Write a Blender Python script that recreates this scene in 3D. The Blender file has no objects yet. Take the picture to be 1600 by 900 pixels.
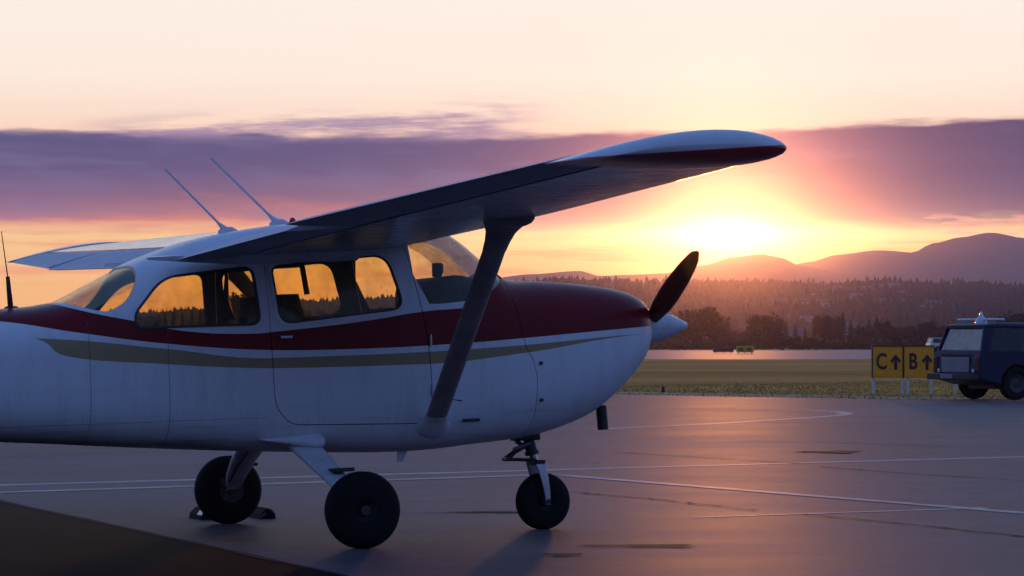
import bpy, bmesh, math, random
from mathutils import Vector, Matrix, Euler
from mathutils.bvhtree import BVHTree
from mathutils.geometry import interpolate_bezier
rad = math.radians
rnd = random.Random(7)
SC = bpy.context.scene
COL = SC.collection

# ------------------------------------------------------------------ camera
cam_d = bpy.data.cameras.new('camera')
cam = bpy.data.objects.new('camera', cam_d); COL.objects.link(cam)
CAM_H = 1.19
cam.location = (0, 0, CAM_H); cam.rotation_euler = (rad(90), 0, 0)
FPX = 4894.5                                    # focal length in photo pixels (1600 wide)
HZ = 531.7                                      # photo row of the true horizon
cam_d.sensor_width = 36; cam_d.lens = FPX/1600*36
cam_d.shift_y = (HZ-450)/1600
cam_d.clip_start = .1; cam_d.clip_end = 60000
SC.camera = cam
def gp(px, py):                                 # photo pixel -> point on the flat ground
    d = CAM_H*FPX/(py-HZ); return Vector(((px-800)/FPX*d, d, 0))
def dp(px, py, d):                              # photo pixel at a known distance
    return Vector(((px-800)/FPX*d, d, CAM_H+(HZ-py)/FPX*d))

# ------------------------------------------------------------------ light
HAZE_D = 1.2e-4                                 # extinction of the evening haze per metre
SUN_AZ, SUN_EL = rad(3.95), rad(1.95)
sun_dir = Vector((math.sin(SUN_AZ)*math.cos(SUN_EL), math.cos(SUN_AZ)*math.cos(SUN_EL), math.sin(SUN_EL)))
sl = bpy.data.lights.new('sun', 'SUN'); sl.energy = 1.0; sl.angle = rad(1.5); sl.color = (1, .33, .08)
so = bpy.data.objects.new('sun', sl); COL.objects.link(so)
so.rotation_euler = (-sun_dir).to_track_quat('-Z', 'Y').to_euler()

class NT:                                       # a small wrapper for building node trees
    def __init__(s, tree): s.t = tree; s.n = tree.nodes; s.l = tree.links
    def new(s, ty, **kw):
        n = s.n.new(ty)
        for k, v in kw.items(): setattr(n, k, v)
        return n
    def put(s, sock, v):
        if isinstance(v, bpy.types.NodeSocket): s.l.new(v, sock)
        elif v is not None:
            if sock.type == 'RGBA' and len(v) == 3: v = (*v, 1)
            sock.default_value = v
    def m(s, op, a, b=None, c=None, clamp=False):
        n = s.new('ShaderNodeMath', operation=op, use_clamp=clamp)
        for i, v in enumerate((a, b, c)):
            if v is not None: s.put(n.inputs[i], v)
        return n.outputs[0]
    def mix(s, f, a, b, blend='MIX'):
        n = s.new('ShaderNodeMix', data_type='RGBA', blend_type=blend)
        s.put(n.inputs[0], f); s.put(n.inputs[6], a); s.put(n.inputs[7], b)
        return n.outputs[2]
    def ss(s, v, a, b, lo=0., hi=1.):           # smoothstep map range
        n = s.new('ShaderNodeMapRange', interpolation_type='SMOOTHSTEP')
        for i, q in enumerate((v, a, b, lo, hi)): s.put(n.inputs[i], q)
        return n.outputs[0]
    def ramp(s, f, stops, interp='LINEAR'):
        n = s.new('ShaderNodeValToRGB'); r = n.color_ramp; r.interpolation = interp
        while len(r.elements) < len(stops): r.elements.new(.5)
        for e, (p, c) in zip(r.elements, stops): e.position = p; e.color = (*c, 1)
        s.put(n.inputs[0], f); return n.outputs[0]
    def noise(s, vec, scale, detail=4, rough=.55, dim='3D'):
        n = s.new('ShaderNodeTexNoise', noise_dimensions=dim)
        if vec is not None: s.put(n.inputs['Vector'], vec)
        n.inputs['Scale'].default_value = scale; n.inputs['Detail'].default_value = detail; n.inputs['Roughness'].default_value = rough
        return n.outputs[0]
    def xyz(s, x, y, z):
        n = s.new('ShaderNodeCombineXYZ')
        for i, v in enumerate((x, y, z)): s.put(n.inputs[i], v)
        return n.outputs[0]
    def sep(s, v):
        n = s.new('ShaderNodeSeparateXYZ'); s.put(n.inputs[0], v); return n.outputs

def lin(r, g, b):                               # sRGB bytes -> linear
    f = lambda c: c/12.92 if c <= .04045 else ((c+.055)/1.055)**2.4
    return tuple(f(c/255) for c in (r, g, b))

W = bpy.data.worlds.new('World'); SC.world = W; W.use_nodes = True
def build_world():
    w = NT(W.node_tree); w.n.clear()
    tc = w.new('ShaderNodeTexCoord'); d = tc.outputs['Generated']
    x, y, z = w.sep(d)
    DEG = 57.29578
    el = w.m('MULTIPLY', w.m('ARCSINE', z), DEG)
    az = w.m('MULTIPLY', w.m('ARCTAN2', x, y), DEG)
    # clouds are layered: warp the elevation with stretched noise
    v = w.xyz(w.m('MULTIPLY', az, .10), w.m('MULTIPLY', el, .55), 0.)
    n1 = w.noise(v, 1.0, 5, .6)
    v2 = w.xyz(w.m('MULTIPLY', az, .30), w.m('MULTIPLY', el, 2.2), 4.)
    n2 = w.noise(v2, 1.0, 6, .62)
    warp = w.m('ADD', w.m('MULTIPLY', w.m('SUBTRACT', n1, .5), .75), w.m('MULTIPLY', w.m('SUBTRACT', n2, .5), .55))
    elw = w.m('ADD', el, warp)
    daz = w.m('SUBTRACT', az, SUN_AZ*DEG); dl = w.m('SUBTRACT', el, SUN_EL*DEG)
    # clear sky towards the sun by elevation (degrees over 0..30)
    t = w.m('DIVIDE', el, 30., clamp=True)
    sky = w.ramp(t, [(0, lin(255, 176, 84)), (.035, lin(255, 190, 96)), (.062, lin(255, 205, 118)), (.075, lin(255, 200, 130)), (.115, lin(255, 206, 165)), (.135, lin(255, 224, 196)),
                     (.16, lin(255, 238, 218)), (.24, lin(252, 243, 232)), (.55, lin(190, 205, 226)), (1, lin(118, 150, 200))])
    # the cloud bank across the sunset
    ct = w.m('DIVIDE', elw, 6., clamp=True)
    ccol = w.ramp(ct, [(0, lin(255, 186, 104)), (.325, lin(246, 150, 84)), (.37, lin(196, 108, 88)), (.43, lin(116, 76, 98)), (.51, lin(58, 58, 100)), (.60, lin(48, 58, 104)), (.66, lin(66, 70, 116)), (.72, lin(186, 158, 164))])
    ccol = w.mix(w.m('MULTIPLY', w.ss(n2, .44, .66), .75), ccol, w.mix(.55, ccol, lin(112, 104, 138)))
    ccol = w.mix(w.m('MULTIPLY', w.ss(n1, .55, .35), .35), ccol, w.mix(.6, ccol, lin(52, 60, 112)))
    far_r = w.ss(az, 4.6, 8.)
    ccol = w.mix(w.m('MULTIPLY', far_r, .85), ccol, lin(22, 34, 80))
    low = w.ss(elw, 1.85, 2.25)
    edge = w.m('ADD', 3.74, w.m('MULTIPLY', w.ss(az, 3., 10.), .28))
    top = w.ss(w.m('SUBTRACT', elw, edge), .10, -.10)
    dens = w.m('MULTIPLY', w.m('MULTIPLY', low, top), w.ss(n2, .15, .42, .86, 1.))
    col = w.mix(dens, sky, ccol)
    # thin streaks above the bank and in the clear gap under it
    v3 = w.xyz(w.m('MULTIPLY', w.m('ADD', az, w.m('MULTIPLY', el, 1.8)), .26), w.m('MULTIPLY', w.m('SUBTRACT', el, w.m('MULTIPLY', az, .05)), 2.6), 9.)
    n3 = w.noise(v3, 1.0, 7, .66)
    st = w.m('MULTIPLY', w.ss(n3, .41, .60), w.m('MULTIPLY', w.ss(el, 3.55, 3.8), w.ss(w.m('SUBTRACT', el, w.m('MULTIPLY', w.m('ADD', az, 5.), .06)), 4.32, 3.80)))
    st = w.m('MULTIPLY', st, w.m('MULTIPLY', w.ss(az, 1.0, -.8), w.ss(az, -8.6, -6.6)))
    col = w.mix(w.m('MULTIPLY', st, .9), col, lin(150, 124, 156))
    v4 = w.xyz(w.m('MULTIPLY', az, .25), w.m('MULTIPLY', el, 6.), 2.)
    n4 = w.noise(v4, 1.0, 5, .6)
    gap = w.m('MULTIPLY', w.ss(n4, .47, .62), w.m('MULTIPLY', w.ss(el, .8, 1.3), w.ss(el, 2.3, 1.9)))
    col = w.mix(w.m('MULTIPLY', gap, .55), col, lin(242, 140, 78))
    # small sunlit puffs at the right over the ridge
    v5 = w.xyz(w.m('MULTIPLY', az, .8), w.m('MULTIPLY', el, 5.), 7.); n5 = w.noise(v5, 1., 5, .6)
    pf = w.m('MULTIPLY', w.ss(n5, .50, .62), w.m('MULTIPLY', w.ss(az, 6.4, 7.6), w.m('MULTIPLY', w.ss(el, 1.75, 1.95), w.ss(el, 2.35, 2.15))))
    col = w.mix(w.m('MULTIPLY', pf, .85), col, lin(255, 168, 140))
    # sunset side of the low air: warmer and brighter beside the sun
    def dist(sa, se): return w.m('SQRT', w.m('ADD', w.m('POWER', w.m('DIVIDE', w.m('ABSOLUTE', daz), sa), 2.), w.m('POWER', w.m('DIVIDE', w.m('ABSOLUTE', dl), se), 2.)))
    def lobe(sa, se, amp): return w.m('MULTIPLY', w.m('EXPONENT', w.m('MULTIPLY', dist(sa, se), -1.)), amp)
    def glow(c, amt, tint): n = w.xyz(amt, amt, amt); return w.mix(1., c, w.mix(1., tint, n, 'MULTIPLY'), 'ADD')
    back_gate = w.ss(y, -.2, .4)
    G = lambda sa, se, amp: w.m('MULTIPLY', lobe(sa, se, amp), back_gate)
    col = glow(col, G(.42, .15, 3.0), (1., .80, .45))
    col = glow(col, G(2.8, .20, 1.2), (1., .72, .34))
    col = glow(col, G(1.7, .42, .55), (1., .40, .09))
    col = glow(col, G(2.4, .35, .0), (1., .6, .2))
    # light lost in the long path through the evening air
    pth = w.m('MINIMUM', w.m('DIVIDE', 259., w.m('MAXIMUM', z, .01)), 7200.)
    k = w.m('EXPONENT', w.m('MULTIPLY', pth, HAZE_D*.7)); col = w.mix(1., col, w.xyz(k, k, k), 'MULTIPLY')
    # away from the sun the dusk sky is deep blue
    t2 = w.m('DIVIDE', w.m('ABSOLUTE', el), 90., clamp=True)
    back = w.ramp(t2, [(0, (.20, .21, .42)), (.12, (.16, .26, .60)), (.4, (.10, .21, .56)), (1, (.09, .19, .48))])
    haz = w.m('ARCCOSINE', w.m('DIVIDE', w.m('ADD', w.m('MULTIPLY', x, math.sin(SUN_AZ)), w.m('MULTIPLY', y, math.cos(SUN_AZ))), w.m('SQRT', w.m('MAXIMUM', w.m('ADD', w.m('MULTIPLY', x, x), w.m('MULTIPLY', y, y)), 1e-6))))
    fb = w.ss(w.m('MULTIPLY', haz, DEG), 14., 80.)
    fb = w.m('MAXIMUM', fb, w.ss(el, 7., 50.))
    col = w.mix(fb, col, back)
    # below the horizon
    col = w.mix(w.ss(el, -.2, -1.5), col, (.05, .04, .06))
    bg = w.new('ShaderNodeBackground'); w.put(bg.inputs[0], col); bg.inputs[1].default_value = 1.
    out = w.new('ShaderNodeOutputWorld'); w.l.new(bg.outputs[0], out.inputs[0])
build_world()
vs = SC.view_settings; vs.view_transform = 'Standard'; vs.look = 'None'; vs.exposure = 0; vs.gamma = 1; vs.use_curve_mapping = False
cy = SC.cycles
cy.use_adaptive_sampling = True; cy.adaptive_threshold = .02; cy.max_bounces = 6; cy.diffuse_bounces = 2; cy.glossy_bounces = 3; cy.transmission_bounces = 6; cy.volume_bounces = 0; cy.transparent_max_bounces = 16
cy.caustics_reflective = False; cy.caustics_refractive = False; cy.sample_clamp_indirect = 4; cy.use_denoising = True
cy.volume_step_rate = 4

# ------------------------------------------------------------------ helpers
def mat(name, base=(.5, .5, .5), rough=.5, spec=.5, metal=0., coat=0., fn=None, emit=None):
    m = bpy.data.materials.new(name); m.use_nodes = True
    t = NT(m.node_tree); b = t.n['Principled BSDF']
    b.inputs['Base Color'].default_value = (*base, 1); b.inputs['Roughness'].default_value = rough
    b.inputs['Specular IOR Level'].default_value = spec; b.inputs['Metallic'].default_value = metal
    b.inputs['Coat Weight'].default_value = coat; b.inputs['Coat Roughness'].default_value = .12
    if fn: fn(t, b)
    return m
def bump(t, b, h, strength=.3, dist=.01):
    n = t.new('ShaderNodeBump'); n.inputs['Strength'].default_value = strength; n.inputs['Distance'].default_value = dist
    t.put(n.inputs['Height'], h); t.l.new(n.outputs[0], b.inputs['Normal'])
def objc(t): return t.new('ShaderNodeTexCoord').outputs['Object']
def worn(amount, scale=3., r=None, bmp=0.):     # slight unevenness of colour and gloss
    def fn(t, b):
        c = objc(t); n = t.noise(c, scale, 6, .6); n2 = t.noise(c, scale*9, 3, .6)
        base = tuple(b.inputs['Base Color'].default_value)[:3]
        k = t.m('ADD', t.m('MULTIPLY', n, .7), t.m('MULTIPLY', n2, .3))
        t.put(b.inputs['Base Color'], t.mix(t.ss(k, .3, .7), tuple(v*(1-amount) for v in base), tuple(min(1, v*(1+amount*.5)) for v in base)))
        r0 = b.inputs['Roughness'].default_value
        t.put(b.inputs['Roughness'], t.m('ADD', t.m('MULTIPLY', t.m('SUBTRACT', n, .5), .25), r0))
        if bmp: bump(t, b, n2, bmp, .004)
    return fn

class MB:                                       # collects geometry, links it as ONE mesh object
    def __init__(s): s.v = []; s.f = []; s.mi = []
    def add(s, vs, fs, mi=0):
        o = len(s.v); s.v += [tuple(v) for v in vs]; s.f += [tuple(i+o for i in f) for f in fs]; s.mi += [mi]*len(fs); return s
    def box(s, c, size, rot=None, mi=0, taper=1.):
        hx, hy, hz = (q/2 for q in size); vs = []
        for z in (-1, 1):
            k = taper if z > 0 else 1.
            for x, y in ((-1, -1), (1, -1), (1, 1), (-1, 1)): vs.append(Vector((x*hx*k, y*hy*k, z*hz)))
        if rot is not None: vs = [rot @ v for v in vs]
        c = Vector(c)
        return s.add([v+c for v in vs], [(0, 3, 2, 1), (4, 5, 6, 7), (0, 1, 5, 4), (1, 2, 6, 5), (2, 3, 7, 6), (3, 0, 4, 7)], mi)
    def loft(s, rings, cap=True, closed=True, mi=0):
        n = len(rings[0]); vs = [p for r in rings for p in r]; fs = []
        for i in range(len(rings)-1):
            for j in range(n if closed else n-1):
                k = (j+1) % n; fs.append((i*n+j, i*n+k, (i+1)*n+k, (i+1)*n+j))
        if cap: fs.append(tuple(range(n))[::-1]); fs.append(tuple((len(rings)-1)*n+j for j in range(n)))
        return s.add(vs, fs, mi)
    def tube(s, pts, r, n=10, cap=True, mi=0):
        pts = [Vector(p) for p in pts]; rs = r if isinstance(r, (list, tuple)) else [r]*len(pts); rings = []
        up = Vector((0, 0, 1)); last = None
        for i, p in enumerate(pts):
            t = (pts[min(i+1, len(pts)-1)]-pts[max(i-1, 0)]).normalized()
            a = last if last is not None else (up if abs(t.dot(up)) < .95 else Vector((1, 0, 0)))
            u = (a-t*a.dot(t)).normalized(); last = u; w = t.cross(u)
            rings.append([p+(u*math.cos(q)+w*math.sin(q))*rs[i] for q in (2*math.pi*k/n for k in range(n))])
        return s.loft(rings, cap, True, mi)
    def lathe(s, prof, axis=(0, 1, 0), c=(0, 0, 0), n=32, mi=0):   # prof: (radius, along axis)
        ax = Vector(axis).normalized(); a = Vector((0, 0, 1)) if abs(ax.z) < .9 else Vector((1, 0, 0))
        u = (a-ax*a.dot(ax)).normalized(); w = ax.cross(u); c = Vector(c)
        rings = [[c+ax*h+(u*math.cos(q)+w*math.sin(q))*r for q in (2*math.pi*k/n for k in range(n))] for r, h in prof]
        return s.loft(rings, False, True, mi)
    def ball(s, c, r, n=12, sc=(1, 1, 1)):
        prof = [(math.sin(math.pi*i/n), -math.cos(math.pi*i/n)) for i in range(n+1)]; c = Vector(c)
        rings = [[c+Vector((p*math.cos(q)*r*sc[0], p*math.sin(q)*r*sc[1], h*r*sc[2])) for q in (2*math.pi*k/n for k in range(n))] for p, h in prof]
        return s.loft(rings, False)
    def prism(s, poly, a, b, axis=1, mi=0):      # polygon in the plane across `axis`, extruded from a to b
        def P(p, h): return (p[0], h, p[1]) if axis == 1 else ((h, p[0], p[1]) if axis == 0 else (p[0], p[1], h))
        return s.loft([[P(p, a) for p in poly], [P(p, b) for p in poly]], True, True, mi)
    def mesh(s, name, mats, smooth=True, angle=35):
        me = bpy.data.meshes.new(name); me.from_pydata(s.v, [], s.f)
        for m in (mats if isinstance(mats, (list, tuple)) else [mats]): me.materials.append(m)
        me.polygons.foreach_set('material_index', s.mi)
        bm = bmesh.new(); bm.from_mesh(me); bmesh.ops.remove_doubles(bm, verts=bm.verts, dist=1e-5); bmesh.ops.recalc_face_normals(bm, faces=bm.faces)
        if smooth:
            for e in bm.edges: e.smooth = len(e.link_faces) == 2 and e.calc_face_angle(0) < rad(angle)
            for f in bm.faces: f.smooth = True
        bm.to_mesh(me); bm.free(); return me
    def build(s, name, mats, parent=None, smooth=True, angle=35, bevel=0):
        return link(name, s.mesh(name, mats, smooth, angle), parent, bevel)
def link(name, me, parent=None, bevel=0):
    o = bpy.data.objects.new(name, me); COL.objects.link(o); o.parent = parent
    if bevel:
        b = o.modifiers.new('bevel', 'BEVEL'); b.width = bevel; b.segments = 2; b.limit_method = 'ANGLE'; b.angle_limit = rad(40)
    return o
def tag(o, label=None, cat=None, group=None, kind=None):
    for k, v in (('label', label), ('category', cat), ('group', group), ('kind', kind)):
        if v: o[k] = v
    return o
def empty(name, loc=(0, 0, 0), rz=0, parent=None):
    o = bpy.data.objects.new(name, None); COL.objects.link(o); o.location = loc; o.rotation_euler = (0, 0, rz); o.parent = parent
    o.empty_display_size = .2; return o
def copy_tree(o, parent=None):
    c = o.copy(); COL.objects.link(c); c.parent = parent
    for ch in o.children: copy_tree(ch, c)
    return c
def lerp(a, b, t): return a+(b-a)*t
def table(tab, x):                               # smooth (Catmull-Rom) interpolation of rows (x, a, b, ...)
    if x <= tab[0][0]: return tab[0][1:]
    if x >= tab[-1][0]: return tab[-1][1:]
    for i in range(len(tab)-1):
        if tab[i][0] <= x <= tab[i+1][0]:
            p1, p2 = tab[i], tab[i+1]; p0 = tab[max(i-1, 0)]; p3 = tab[min(i+2, len(tab)-1)]
            h = p2[0]-p1[0]; t = (x-p1[0])/h; out = []
            for k in range(1, len(p1)):
                s0 = (p2[k]-p1[k])/h
                m1 = (p2[k]-p0[k])/(p2[0]-p0[0]) if i > 0 else s0
                m2 = (p3[k]-p1[k])/(p3[0]-p1[0]) if i+2 < len(tab) else s0
                t2, t3 = t*t, t*t*t
                out.append((2*t3-3*t2+1)*p1[k]+(t3-2*t2+t)*h*m1+(-2*t3+3*t2)*p2[k]+(t3-t2)*h*m2)
            return out
def fillet(poly, r, n=6):                        # round the corners of a 2-D polygon
    out = []; N = len(poly)
    for i in range(N):
        p = Vector(poly[i]); a = Vector(poly[i-1]); b = Vector(poly[(i+1) % N])
        ri = r[i] if isinstance(r, (list, tuple)) else r
        if ri <= 0: out.append(tuple(p)); continue
        da, db = (a-p), (b-p); la, lb = da.length, db.length; k = min(ri, la*.48, lb*.48)
        s0 = p+da/la*k; s1 = p+db/lb*k
        for j in range(n+1):
            t = j/n; out.append(tuple(s0*(1-t)**2+p*2*t*(1-t)+s1*t*t))
    return out
def offset(poly, d):                             # grow (d>0) or shrink a 2-D polygon
    N = len(poly); area = sum(poly[i][0]*poly[(i+1) % N][1]-poly[(i+1) % N][0]*poly[i][1] for i in range(N)); sg = 1 if area > 0 else -1
    out = []
    for i in range(N):
        p = Vector(poly[i]); a = (p-Vector(poly[i-1])); b = (Vector(poly[(i+1) % N])-p)
        if a.length < 1e-7 or b.length < 1e-7: out.append(tuple(p)); continue
        a.normalize(); b.normalize()
        na = Vector((a.y, -a.x))*sg; nb = Vector((b.y, -b.x))*sg; q = na+nb
        out.append(tuple(p+q/max(q.length_squared, .3)*2*d))
    return out

def soft_text(body, size, thick, name, m, parent, M, squeeze=1.):
    c = bpy.data.curves.new(name, 'FONT'); c.body = body; c.size = size; c.align_x = 'CENTER'; c.align_y = 'CENTER'; c.extrude = thick; c.offset = size*.022
    t = bpy.data.objects.new('tmp', c); COL.objects.link(t)
    me = bpy.data.meshes.new_from_object(t.evaluated_get(bpy.context.evaluated_depsgraph_get()))
    bpy.data.objects.remove(t); me.transform(M @ Matrix.Diagonal((squeeze, 1, 1, 1))); me.materials.clear(); me.materials.append(m)
    return link(name, me, parent)


# ------------------------------------------------------------------ materials
def paint_fn(t, b):
    c = objc(t); x, y, z = t.sep(c)
    def curve(pts, x0=-5.2, x1=2.6, z0=.6, z1=2.2):
        n = t.new('ShaderNodeFloatCurve'); cm = n.mapping.curves[0]
        q = [((px-x0)/(x1-x0), (pz-z0)/(z1-z0)) for px, pz in pts]
        cm.points[0].location = q[0]; cm.points[1].location = q[-1]
        for a in q[1:-1]: cm.points.new(*a)
        for p in cm.points: p.handle_type = 'AUTO_CLAMPED'
        n.mapping.update()
        t.put(n.inputs['Value'], t.m('DIVIDE', t.m('SUBTRACT', x, x0), x1-x0))
        return t.m('ADD', t.m('MULTIPLY', n.outputs[0], z1-z0), z0)
    ru = curve([(-5.2, 2.1), (-1.62, 2.1), (-1.52, 1.47), (-1.36, 1.395), (-1.08, 1.325), (-.75, 1.253), (-.36, 1.231), (-.244, 1.238), (.274, 1.281), (.72, 1.335), (1.01, 1.355), (1.10, 1.40), (1.16, 2.1), (2.6, 2.1)])
    rl = curve([(-5.2, 1.50), (-3.4, 1.46), (-1.87, 1.352), (-1.39, 1.265), (-.9, 1.188), (-.25, 1.130), (.27, 1.122), (1., 1.138), (1.34, 1.155), (2.15, 1.200), (2.6, 1.22)])
    gu = curve([(-5.2, 1.40), (-1.51, 1.232), (-.9, 1.158), (-.25, 1.084), (.67, 1.090), (1.33, 1.112), (2.12, 1.156), (2.6, 1.16)])
    gl = curve([(-5.2, 1.395), (-1.9, 1.302), (-1.60, 1.222), (-1.50, 1.140), (-.9, 1.069), (-.25, 1.024), (.67, 1.018), (1.33, 1.064), (2.10, 1.152), (2.6, 1.165)])
    band = lambda lo, hi: t.m('MULTIPLY', t.ss(t.m('SUBTRACT', z, lo), -.001, .001), t.ss(t.m('SUBTRACT', hi, z), -.001, .001))
    n = t.noise(c, 2.2, 6, .6); n2 = t.noise(c, 26., 4, .6)
    # streaks of grime that run down and aft on the skin
    grime = t.noise(t.xyz(t.m('MULTIPLY', x, 7.), t.m('MULTIPLY', y, 3.), t.m('MULTIPLY', z, 1.2)), 1.6, 6, .65)
    white = t.mix(t.m('MULTIPLY', t.ss(grime, .45, .75), .35), (.70, .71, .72), (.46, .45, .45))
    white = t.mix(t.m('MULTIPLY', t.ss(n2, .60, .75), .22), white, (.40, .38, .36))
    col = t.mix(band(rl, ru), white, t.mix(n, (.14, .005, .008), (.20, .008, .012)))
    col = t.mix(band(gl, gu), col, (.34, .25, .13))
    # skin joints and rivet rows of the rear fuselage
    h = None
    for sx in (-4.3, -3.4, -2.45, -1.345, -.888):
        d = t.m('ABSOLUTE', t.m('SUBTRACT', x, sx)); g = t.ss(d, .005, .001); h = g if h is None else t.m('MAXIMUM', h, g)
    h = t.m('MULTIPLY', h, t.ss(z, 1.335, 1.33))
    g2 = t.m('MULTIPLY', t.ss(t.m('ABSOLUTE', t.m('SUBTRACT', z, .735)), .004, .001), t.m('MULTIPLY', t.ss(x, -.3, -.31), 1.))
    h = t.m('MAXIMUM', h, t.m('MULTIPLY', g2, .6))
    # rivets beside the joints and along the stringers
    dot = lambda u, p: t.ss(t.m('ABSOLUTE', t.m('SUBTRACT', t.m('FRACT', t.m('DIVIDE', u, p)), .5)), .13, .07)
    riv = None
    for sx in (-4.28, -3.38, -2.43, -1.92, -1.325, -1.365, -.868, -.908, -.62, .88, 1.12):
        g = t.ss(t.m('ABSOLUTE', t.m('SUBTRACT', x, sx)), .0045, .0025); riv = g if riv is None else t.m('MAXIMUM', riv, g)
    riv = t.m('MULTIPLY', riv, dot(z, .032)); rz = None
    for sz in (.70, .77, .93):
        g = t.ss(t.m('ABSOLUTE', t.m('SUBTRACT', z, sz)), .0045, .0025); rz = g if rz is None else t.m('MAXIMUM', rz, g)
    riv = t.m('MULTIPLY', t.m('MAXIMUM', riv, t.m('MULTIPLY', rz, dot(x, .032))), t.m('MULTIPLY', t.ss(z, 1.31, 1.30), t.ss(x, 1.28, 1.27)))
    col = t.mix(t.m('MULTIPLY', riv, .35), col, (.20, .20, .22))
    # belly stains, scuffs and oil that runs aft
    oilr = t.noise(t.xyz(t.m('MULTIPLY', x, .7), y, t.m('MULTIPLY', z, 9.)), 1.5, 6, .65)
    col = t.mix(t.m('MULTIPLY', t.m('MULTIPLY', t.ss(oilr, .48, .70), t.ss(z, .85, .58)), .6), col, (.10, .09, .085))
    col = t.mix(t.m('MULTIPLY', h, .55), col, (.08, .08, .09))
    t.put(b.inputs['Base Color'], col)
    t.put(b.inputs['Roughness'], t.m('ADD', .22, t.m('MULTIPLY', n, .22)))
    bump(t, b, t.m('ADD', t.m('SUBTRACT', t.m('MULTIPLY', t.noise(c, 3.0, 3, .5), 1.1), h), t.m('MULTIPLY', riv, .25)), .28, .014)
M_PAINT = mat('aircraft_paint', coat=.0, spec=.16, fn=paint_fn)
M_LINER = mat('cabin_liner', (.16, .14, .12), .8, fn=worn(.3))
def wing_fn(t, b):
    c = objc(t); x, y, z = t.sep(c)
    n = t.noise(t.xyz(t.m('MULTIPLY', x, 1.), t.m('MULTIPLY', y, 3.), z), 2.5, 6, .65); n2 = t.noise(c, 40., 4, .6)
    col = t.mix(t.m('MULTIPLY', t.ss(n, .42, .75), .5), (.42, .42, .44), (.20, .19, .19))
    col = t.mix(t.m('MULTIPLY', t.ss(n2, .6, .72), .35), col, (.22, .2, .19))
    rib = t.m('FRACT', t.m('MULTIPLY', y, 2.35)); rr = t.ss(t.m('ABSOLUTE', t.m('SUBTRACT', rib, .5)), .012, .003)
    sk = t.m('MAXIMUM', rr, t.ss(t.m('ABSOLUTE', t.m('SUBTRACT', x, .33)), .006, .001))
    col = t.mix(t.m('MULTIPLY', sk, .5), col, (.10, .10, .10))
    t.put(b.inputs['Base Color'], col)
    t.put(b.inputs['Roughness'], t.m('ADD', .10, t.m('MULTIPLY', n, .26)))
    oil = t.noise(t.xyz(t.m('MULTIPLY', x, 2.), t.m('MULTIPLY', y, 4.), 0.), 2.4, 3, .5)   # oil-canning of thin sheet
    oil = t.m('ADD', oil, t.m('MULTIPLY', t.noise(t.xyz(t.m('MULTIPLY', x, 5.), t.m('MULTIPLY', y, 8.), 2.), 2.2, 3, .5), .35))
    bump(t, b, t.m('SUBTRACT', oil, t.m('MULTIPLY', sk, .15)), .75, .022)
M_WING = mat('wing_skin', coat=.3, spec=.35, fn=wing_fn)
M_CTRL = mat('control_surface_paint', (.50, .52, .56), .5, spec=.35, fn=worn(.2, 4.))
def tip_fn(t, b):
    c = objc(t); x, y, z = t.sep(c)
    line = t.m('ADD', 1.925, t.m('MULTIPLY', x, .050))
    k = t.ss(t.m('SUBTRACT', line, z), -.002, .002)
    n = t.noise(c, 5., 5, .6)
    t.put(b.inputs['Base Color'], t.mix(k, t.mix(n, (.56, .57, .6), (.70, .71, .72)), t.mix(n, (.26, .014, .016), (.36, .022, .024))))
    b.inputs['Roughness'].default_value = .3
M_TIP = mat('wing_tip_paint', fn=tip_fn, coat=.2)
M_WHITE = mat('white_paint', (.66, .67, .68), .32, coat=.2, fn=worn(.22, 6.))
M_STRUT = mat('strut_paint', (.34, .28, .27), .42, fn=worn(.3, 5.))
M_RED = mat('dark_red_paint', (.12, .010, .014), .3, coat=.2, fn=worn(.2))
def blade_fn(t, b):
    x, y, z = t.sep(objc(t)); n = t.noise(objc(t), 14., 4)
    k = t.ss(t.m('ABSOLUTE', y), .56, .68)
    t.put(b.inputs['Base Color'], t.mix(k, t.mix(n, (.12, .024, .012), (.16, .035, .016)), (.75, .20, .02)))  # sun bloom put into the colour: reddened blade, orange tip
M_BLADE = mat('propeller_bloom_tint', rough=.45, fn=blade_fn)
M_RUB = mat('tyre_rubber', (.010, .009, .010), .8, .2, fn=worn(.4, 12., bmp=.3))
M_DARK = mat('dark_metal', (.03, .03, .032), .5, metal=.3, fn=worn(.3, 8.))
M_METAL = mat('bare_metal', (.45, .45, .46), .35, metal=.9, fn=worn(.3, 12.))
M_RIM = mat('wheel_rim_paint', (.045, .045, .047), .5, metal=.3, fn=worn(.5, 14.))
M_SEAL = mat('rubber_seal', (.035, .037, .042), .6, fn=worn(.3, 20.))
M_SEAT = mat('seat_vinyl', (.055, .050, .048), .65, fn=worn(.35, 9., bmp=.3))
M_BEACON = mat('red_lens', (.45, .015, .015), .2, fn=worn(.1))
M_AMBER = mat('amber_plastic', (.20, .17, .05), .4, fn=worn(.2))
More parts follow.
